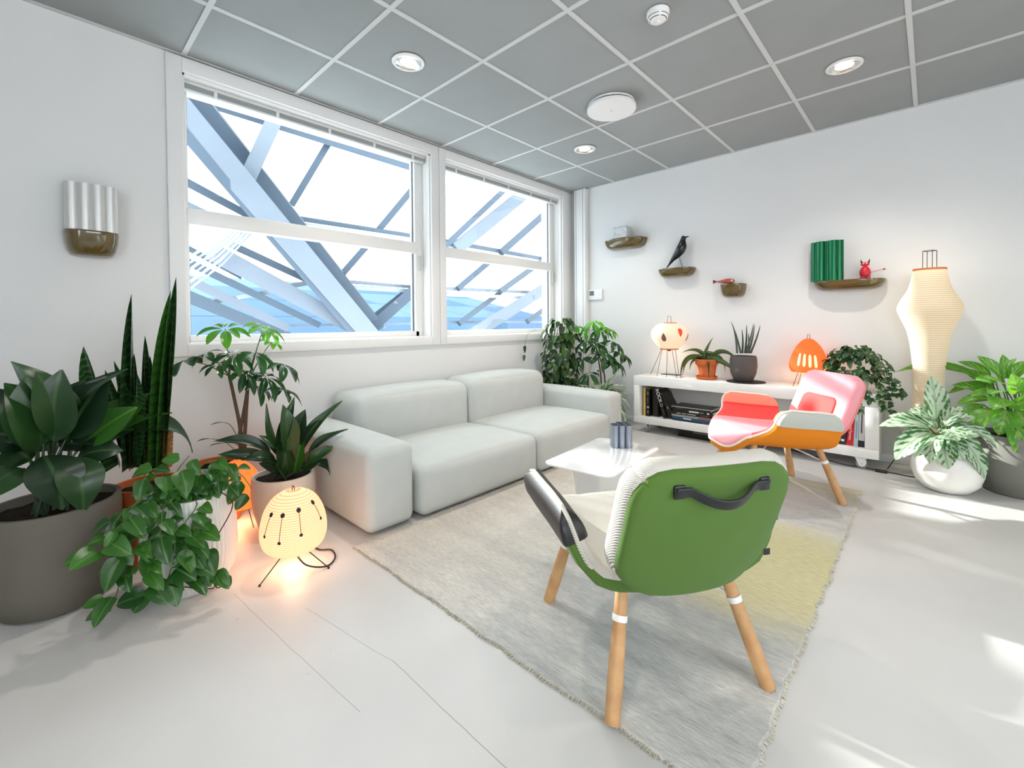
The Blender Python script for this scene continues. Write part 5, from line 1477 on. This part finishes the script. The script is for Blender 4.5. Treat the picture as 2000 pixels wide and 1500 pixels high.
# ------------------------------------------------------------------ trailing pothos in the ribbed pot
B = Vector((.90, -3.88, 0))
pl = thing('trailing_plant', 'trailing heart leaved plant spilling over a ribbed white pot', 'plant', B)
pot(pl, [(.104, 0), (.122, .008), (.150, .06), (.163, .15), (.160, .24), (.150, .32), (.142, .375)], ribbed_p, .34, .125, rib=56)
VINES = [[(350, 955), (300, 960), (250, 1010), (218, 1080), (232, 1140), (214, 1195)], [(345, 960), (290, 1000), (270, 1060), (292, 1120), (300, 1158)], [(350, 955), (330, 1010), (342, 1070), (330, 1125), (318, 1155)],
         [(370, 950), (392, 1000), (382, 1060), (402, 1100), (428, 1132)], [(380, 945), (430, 915), (468, 925), (492, 955)], [(370, 945), (400, 905), (442, 900)], [(340, 950), (310, 915), (280, 930)], [(330, 960), (240, 1000), (198, 1085)],
         [(360, 960), (362, 1020), (372, 1080), (362, 1130)], [(330, 960), (298, 1030), (252, 1060), (240, 1112)], [(350, 950), (320, 990), (310, 1050), (270, 1100)], [(365, 950), (345, 925), (370, 890)], [(345, 955), (280, 970), (230, 1035), (190, 1100)],
         [(360, 955), (385, 985), (360, 1030), (395, 1075)], [(385, 950), (420, 930), (445, 945)]]
for v in VINES:
    P = []
    for k, (x, y) in enumerate(v):
        f = k / (len(v) - 1); P.append(near(x, y, B, .03 + (.165 if y > 965 else .05) * min(1, f * 2.2) + rnd(-.015, .03)))
    stem(pl, P, (.0028, .0018), stem_g, 'vine', 5)
    Q = spline(P, 8); nl = max(5, int(len(v) * 2.7))
    for k in range(nl):
        q = Q[int((k + .6) / nl * (len(Q) - 1))]
        side = rnd(-1, 1); L = rnd(.05, .09)
        d = (RGT * side + UPV * rnd(-.9, .25) + to_cam(B) * rnd(.0, .7)).normalized()
        b = q + d * rnd(.008, .028); t_ = b + d * L + Vector((0, 0, -L * rnd(.1, .5)))
        if t_.z < .012: t_.z = .012
        leaf(pl, b, t_, L * rnd(.62, .85), lm('heart', .08, .3, .01, material=pot_l), Vector((0, 0, .7)) + to_cam(B) * rnd(.3, 1.0) + RGT * rnd(-.5, .5))
for v in ([(430, 960), (455, 985), (428, 1040), (412, 1055)], [(400, 1115), (420, 1145), (395, 1150), (360, 1146)], [(415, 1120), (424, 1148), (440, 1138)]):
    stem(pl, [near(x, y, B, .165) for x, y in v], .0022, mat('dry_vine', (58, 42, 34), rough=.7), 'dry_vine', 5)

# ------------------------------------------------------------------ corner: climbing plant on a pole, umbrella plant, striped strap-leaved plant
K = Vector((.29, -.60, 0))
pl = thing('climbing_plant', 'dense climbing plant on a pole in the corner behind the sofa', 'plant', K)
pot(pl, [(.10, 0), (.115, .02), (.13, .27)], dark_p, .25, .11)
stem(pl, [K + Vector((0, 0, .22)), K + Vector((.005, 0, .7)), K + Vector((0, 0, 1.04))], .022, stem_b, 'moss_pole', 10)
cnt = 0
while cnt < 285:
    z_ = rnd(.34, 1.10); R = .235 * min(1, (1.18 - z_) / .22 + .12) * rnd(.45, 1.05); a_ = rnd(0, 6.28)
    if math.cos(a_ - cam_angle(K.x, K.y)) < -.35: continue
    d = Vector((math.cos(a_), math.sin(a_), 0)); b = K + d * R * .75 + Vector((0, 0, z_)); L = rnd(.065, .11)
    t_ = b + d * L * rnd(.2, .6) + Vector((rnd(-.02, .02), rnd(-.02, .02), -L * rnd(.6, 1.0)))
    if t_.x < .03 or b.x < .03 or t_.y > -.03 or b.y > -.03: continue
    cnt += 1
    leaf(pl, b, t_, L * rnd(.62, .8), lm('heart', .06, .3, .01, material=vin_l), d + Vector((rnd(-.3, .3), rnd(-.3, .3), .5)))
for k in range(5):
    a_ = rnd(0, 6.28); stem(pl, [K + Vector((.03 * math.cos(a_), .03 * math.sin(a_), .3)), K + Vector((.12 * math.cos(a_), .12 * math.sin(a_), .6)), K + Vector((.06 * math.cos(a_), .06 * math.sin(a_), 1.0))], .003, stem_g, 'vine', 5)
e = near(1024, 690, K, .12)
stem(pl, [near(1046, 645, K, .12), near(1032, 652, K, .12), near(1026, 670, K, .12), e], .0014, stem_g, 'vine', 5)
leaf(pl, near(1025, 675, K, .12), near(1025, 690, K, .12), .03, lm('heart', .06, .3, .01, material=vin_l), to_cam(K)); leaf(pl, near(1024, 693, K, .12), near(1023, 706, K, .12), .03, lm('heart', .06, .3, .01, material=vin_l), to_cam(K))
U = Vector((.60, -.34, 0))
pl = thing('umbrella_plant', 'umbrella plant with drooping leaflets in the room corner', 'plant', U)
pot(pl, [(.09, 0), (.10, .02), (.12, .27)], grey_p, .25, .10)
cl = [(1120, 640, .05), (1158, 628, .05), (1172, 645, .1), (1190, 642, .02), (1145, 665, .12), (1165, 672, .1), (1198, 668, .06), (1180, 690, .12), (1212, 690, .05), (1140, 700, .1), (1200, 705, .08), (1150, 730, .12)]
for x in (0, .03): stem(pl, [U + Vector((x, 0, .22)), U + Vector((x * 1.5, .0, .5)), near(1165, 680, U, x)], (.009, .006), stem_b, 'trunk', 8)
tk = near(1165, 690, U, .02)
for x, y, off in cl:
    c = near(x, y, U, off); d = c - tk; d.z = 0
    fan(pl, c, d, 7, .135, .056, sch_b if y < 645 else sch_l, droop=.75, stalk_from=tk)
N = Vector((.72, -.50, 0))
pl = thing('striped_leaf_plant', 'pale striped strap leaved plant between the sofa arm and bookcase', 'plant', N)
pot(pl, [(.075, 0), (.085, .02), (.10, .2)], white_p, .18, .085)
heart_ = near(1177, 785, N, 0)
for tx, ty, w_, ar, off in ((1128, 752, .05, .15, .05), (1134, 768, .045, .15, .1), (1212, 729, .045, .15, .0), (1226, 755, .05, .3, .03), (1232, 800, .055, .35, .05), (1222, 830, .06, .3, .1), (1208, 825, .06, .3, .14), (1190, 742, .045, .1, -.05), (1165, 738, .04, .1, -.05), (1150, 745, .045, .15, .0), (1218, 775, .05, .35, .08), (1195, 800, .06, .35, .15), (1236, 785, .04, .35, -.02), (1175, 790, .05, .3, .18)):
    leaf(pl, heart_ + Vector((rnd(-.02, .02), rnd(-.02, .02), 0)), near(tx, ty, N, off), w_ * 1.45, lm('strap', round(ar, 2), .25, .004, material=dra_l, ns=12), Vector((0, 0, 1)) + to_cam(N) * .3, zs=None)
stem(pl, [N + Vector((0, 0, .17)), (N + Vector((0, 0, .17)) + heart_) / 2, heart_], .009, stem_g, 'stalk', 8)

# ------------------------------------------------------------------ bookcase top: narrow-leaved plant, spiky plant, trailing plant
T = Vector((1.605, -.20, BZ1))
pl = thing('terracotta_pot_plant', 'arching narrow leaved plant in a small terracotta pot with saucer', 'plant', T)
G().lathe([(0, 0), (.078, 0), (.088, .006), (.090, .026), (.084, .026), (.080, .012), (0, .012)], 32).make('saucer', terra, pl, True)
o = pot(pl, [(.062, .013), (.068, .016), (.083, .12), (.084, .128), (.094, .131), (.097, .178)], terra, .155, .078)
tc_ = T + Vector((0, 0, .16))
for tx, ty, w_, ar, off in ((1330, 745, .016, .38, .04), (1333, 736, .016, .36, .1), (1347, 726, .016, .34, .02), (1393, 659, .011, .06, .0), (1447, 712, .018, .32, .06), (1416, 730, .016, .45, .03), (1384, 742, .018, .32, .12), (1445, 735, .018, .12, .12), (1375, 686, .026, .15, .0), (1400, 690, .022, .3, .02), (1358, 693, .020, .3, .0), (1408, 694, .018, .2, -.04), (1330, 690, .013, .25, -.03), (1390, 692, .022, .3, .06)):
    leaf(pl, tc_ + Vector((rnd(-.03, .03), rnd(-.03, .03), 0)), near(tx, ty, T, off), w_, lm('strap', round(ar, 2), .4, 0, material=spi_l, ns=14), Vector((0, 0, 1)) + to_cam(T) * .2)
Sp = Vector((1.908, -.20, BZ1))
mt = G().lathe([(0, 0), (.15, 0), (.15, .004), (0, .004)], 40).make('round_mat', mat('black_felt', (34, 32, 36), rough=.8), None, False, (Sp.x + .02, Sp.y, BZ1)); tag(mt, 'thin black round mat under the charcoal pot', 'mat')
pl = thing('spiky_plant', 'spiky upright plant in a charcoal pot on the bookcase', 'plant', Sp + Vector((0, 0, .0042)))
pot(pl, [(.062, 0), (.072, .006), (.098, .07), (.106, .13), (.103, .19), (.098, .215)], dark_p, .195, .085)
for tx, ty, bx_, off in ((1428, 628, 1447, .02), (1432, 638, 1440, .04), (1449, 643, 1450, .0), (1458, 634, 1455, -.02), (1472, 632, 1456, .03), (1474, 633, 1462, .01), (1485, 635, 1466, .0), (1462, 650, 1460, .05)):
    b = near(bx_, 690, Sp, off); e = near(tx, ty, Sp, off); m_ = b + (e - b) * .55 + (b - e).cross(FWD).normalized() * .006
    Q = spline([b, m_, e], 5); G().tube([q - Vector(pl.location) for q in Q], [.0075 * (1 - (k / (len(Q) - 1)) ** 2.2) + .0008 for k in range(len(Q))], 8).make('spike_leaf', mat('spike_green', (44, 58, 50), rough=.4, col2=(60, 80, 62), vscale=60), pl, True)
Hh = Vector((2.655, -.20, BZ1))
pl = thing('trailing_plant', 'dense trailing glossy leaved plant on the bookcase end', 'plant', Hh)
pot(pl, [(.07, 0), (.08, .006), (.095, .10), (.098, .14)], white_p, .12, .08)
cnt = 0
while cnt < 270:
    a_ = rnd(0, 6.28); ph = rnd(-.35, 1.35); R = rnd(.11, .185)
    d = Vector((math.cos(a_) * math.cos(ph), math.sin(a_) * math.cos(ph), math.sin(ph)))
    if d.y > .55: continue
    p = Hh + Vector((0, 0, .155)) + Vector((d.x * R * 1.0, d.y * R * .85, d.z * R * 1.0))
    if p.y > -.03 or p.z < BZ1 + .03: continue
    L = rnd(.048, .076)
    t_ = p + Vector((d.x * L * .5, d.y * L * .5, -L * rnd(.2, .9))) + Vector((rnd(-.02, .02), rnd(-.02, .02), 0))
    leaf(pl, p, t_, L * rnd(.55, .75), lm('heart', .08, .35, .012, material=hoy_l), d + Vector((rnd(-.4, .4), rnd(-.4, .4), .5))); cnt += 1
for v in ([(1700, 720), (1735, 745), (1755, 762), (1758, 770)], [(1690, 730), (1715, 760), (1728, 790), (1735, 805)], [(1640, 750), (1668, 780), (1672, 795), (1678, 800)], [(1700, 700), (1730, 720), (1745, 755)], [(1665, 740), (1690, 765), (1700, 785)], [(1620, 720), (1608, 740), (1612, 750)], [(1700, 735), (1722, 752), (1738, 772), (1744, 792)]):
    P = [near(x, y, Hh, .10 + .11 * min(1, k)) for k, (x, y) in enumerate(v)]
    stem(pl, P, .0018, stem_b, 'vine', 5); Q = spline(P, 8); nl = len(v) * 3 + 2
    for k in range(nl):
        q = Q[int((k + .5) / nl * (len(Q) - 1))]; L = rnd(.038, .058)
        d = (RGT * rnd(-1, 1) + UPV * rnd(-1, .1) + to_cam(Hh) * rnd(0, .6)).normalized()
        leaf(pl, q, q + d * L, L * rnd(.6, .75), lm('heart', .08, .35, .012, material=hoy_l), Vector((0, 0, .6)) + to_cam(Hh) * .7 + RGT * rnd(-.5, .5))

# ------------------------------------------------------------------ right: pale patterned plant in the round white pot, bright plant in the grey pot
Wp = Vector((3.14, -.478, 0))
pl = thing('patterned_leaf_plant', 'silvery patterned leaf plant in a round white pot', 'plant', Wp)
pot(pl, [(.085, 0), (.108, .010), (.148, .055), (.166, .115), (.164, .165), (.150, .215), (.132, .248)], white_p, .225, .115)
AG = [(1828, 818, 1818, 735, .125, .08, .0), (1815, 835, 1716, 832, .10, .12, .05), (1815, 838, 1735, 812, .095, .12, .0), (1820, 845, 1748, 898, .13, .22, .14), (1812, 840, 1772, 865, .11, .18, .1), (1838, 850, 1856, 858, .12, .1, .16), (1836, 862, 1786, 892, .11, .22, .16),
      (1845, 865, 1853, 916, .12, .25, .17), (1850, 858, 1882, 900, .11, .25, .15), (1855, 845, 1912, 905, .11, .3, .08), (1855, 835, 1952, 875, .085, .22, .02), (1845, 830, 1880, 795, .10, .15, .03), (1850, 828, 1905, 815, .095, .15, .0), (1838, 825, 1772, 800, .085, .15, -.05),
      (1850, 850, 1912, 852, .10, .15, .1), (1860, 860, 1922, 935, .10, .28, .06), (1830, 838, 1800, 790, .09, .12, -.03), (1848, 838, 1870, 862, .13, .12, .2), (1840, 830, 1840, 775, .09, .12, -.08), (1835, 850, 1815, 905, .10, .25, .18)]
for bx_, by_, tx_, ty_, w_, ar, off in AG:
    b = near(bx_, by_, Wp, off * .55); t_ = near(tx_, ty_, Wp, off)
    leaf(pl, b, t_, w_, lm('broad', round(ar, 2), .25, .012, material=agl_l, ns=12), Vector((0, 0, .75)) + to_cam(Wp) * rnd(.35, .9) + Vector((rnd(-.25, .25), 0, 0)))
    root_ = Wp + Vector((rnd(-.04, .04), rnd(-.04, .04), .21)); stem(pl, [root_, (root_ + b) / 2 + Vector((0, 0, .015)), b], (.005, .003), stem_g, 'leaf_stalk')
Gp = Vector((3.46, -.255, 0))
pl = thing('bright_leaf_plant', 'bushy bright green leaf plant in a large grey pot at the frame edge', 'plant', Gp)
pot(pl, [(.140, 0), (.158, .012), (.178, .12), (.186, .26), (.184, .352)], grey_p, .325, .165)
BR = [(1910, 738, 1746, 728, .085, .12, .02), (1935, 735, 1870, 706, .06, .1, .0), (1955, 735, 1908, 695, .07, .08, .05), (1960, 740, 1958, 692, .075, .05, .0), (1945, 745, 1905, 742, .09, .1, .12), (1960, 750, 1922, 738, .11, .05, .16), (1930, 770, 1858, 752, .08, .1, .02), (1935, 780, 1868, 790, .07, .12, .06),
      (1950, 800, 1910, 845, .12, .22, .14), (1965, 800, 1950, 850, .12, .22, .15), (1950, 770, 1895, 775, .09, .14, .1), (1975, 760, 2020, 740, .09, .1, .08), (1970, 790, 2030, 800, .1, .15, .12), (1975, 745, 2000, 705, .08, .1, .0), (1985, 800, 2010, 860, .11, .22, .12), (1940, 760, 1880, 720, .07, .1, -.05),
      (1920, 790, 1868, 830, .08, .2, .04), (1965, 780, 1940, 800, .11, .15, .2), (1960, 765, 1935, 770, .10, .1, .2), (1985, 770, 1975, 730, .09, .1, .12), (1990, 785, 2015, 770, .09, .1, .15), (1990, 740, 2040, 700, .08, .1, .0), (1980, 820, 1995, 900, .10, .25, .15), (1940, 755, 1850, 770, .07, .12, -.02), (2000, 770, 2060, 760, .1, .12, .05), (1955, 745, 1985, 700, .07, .1, -.06)]
for bx_, by_, tx_, ty_, w_, ar, off in BR:
    b = near(bx_, by_, Gp, off * .6); t_ = near(tx_, ty_, Gp, off)
    leaf(pl, b, t_, w_, lm('broad', round(ar, 2), .25, .012, material=dif_l, ns=12), Vector((0, 0, .8)) + to_cam(Gp) * rnd(.2, .8) + Vector((rnd(-.3, .3), 0, 0)))
    root_ = Gp + Vector((rnd(-.06, .06), rnd(-.06, .06), .31)); stem(pl, [root_, (root_ + b) / 2 + Vector((0, 0, .02)), b], (.0055, .003), stem_g, 'leaf_stalk')
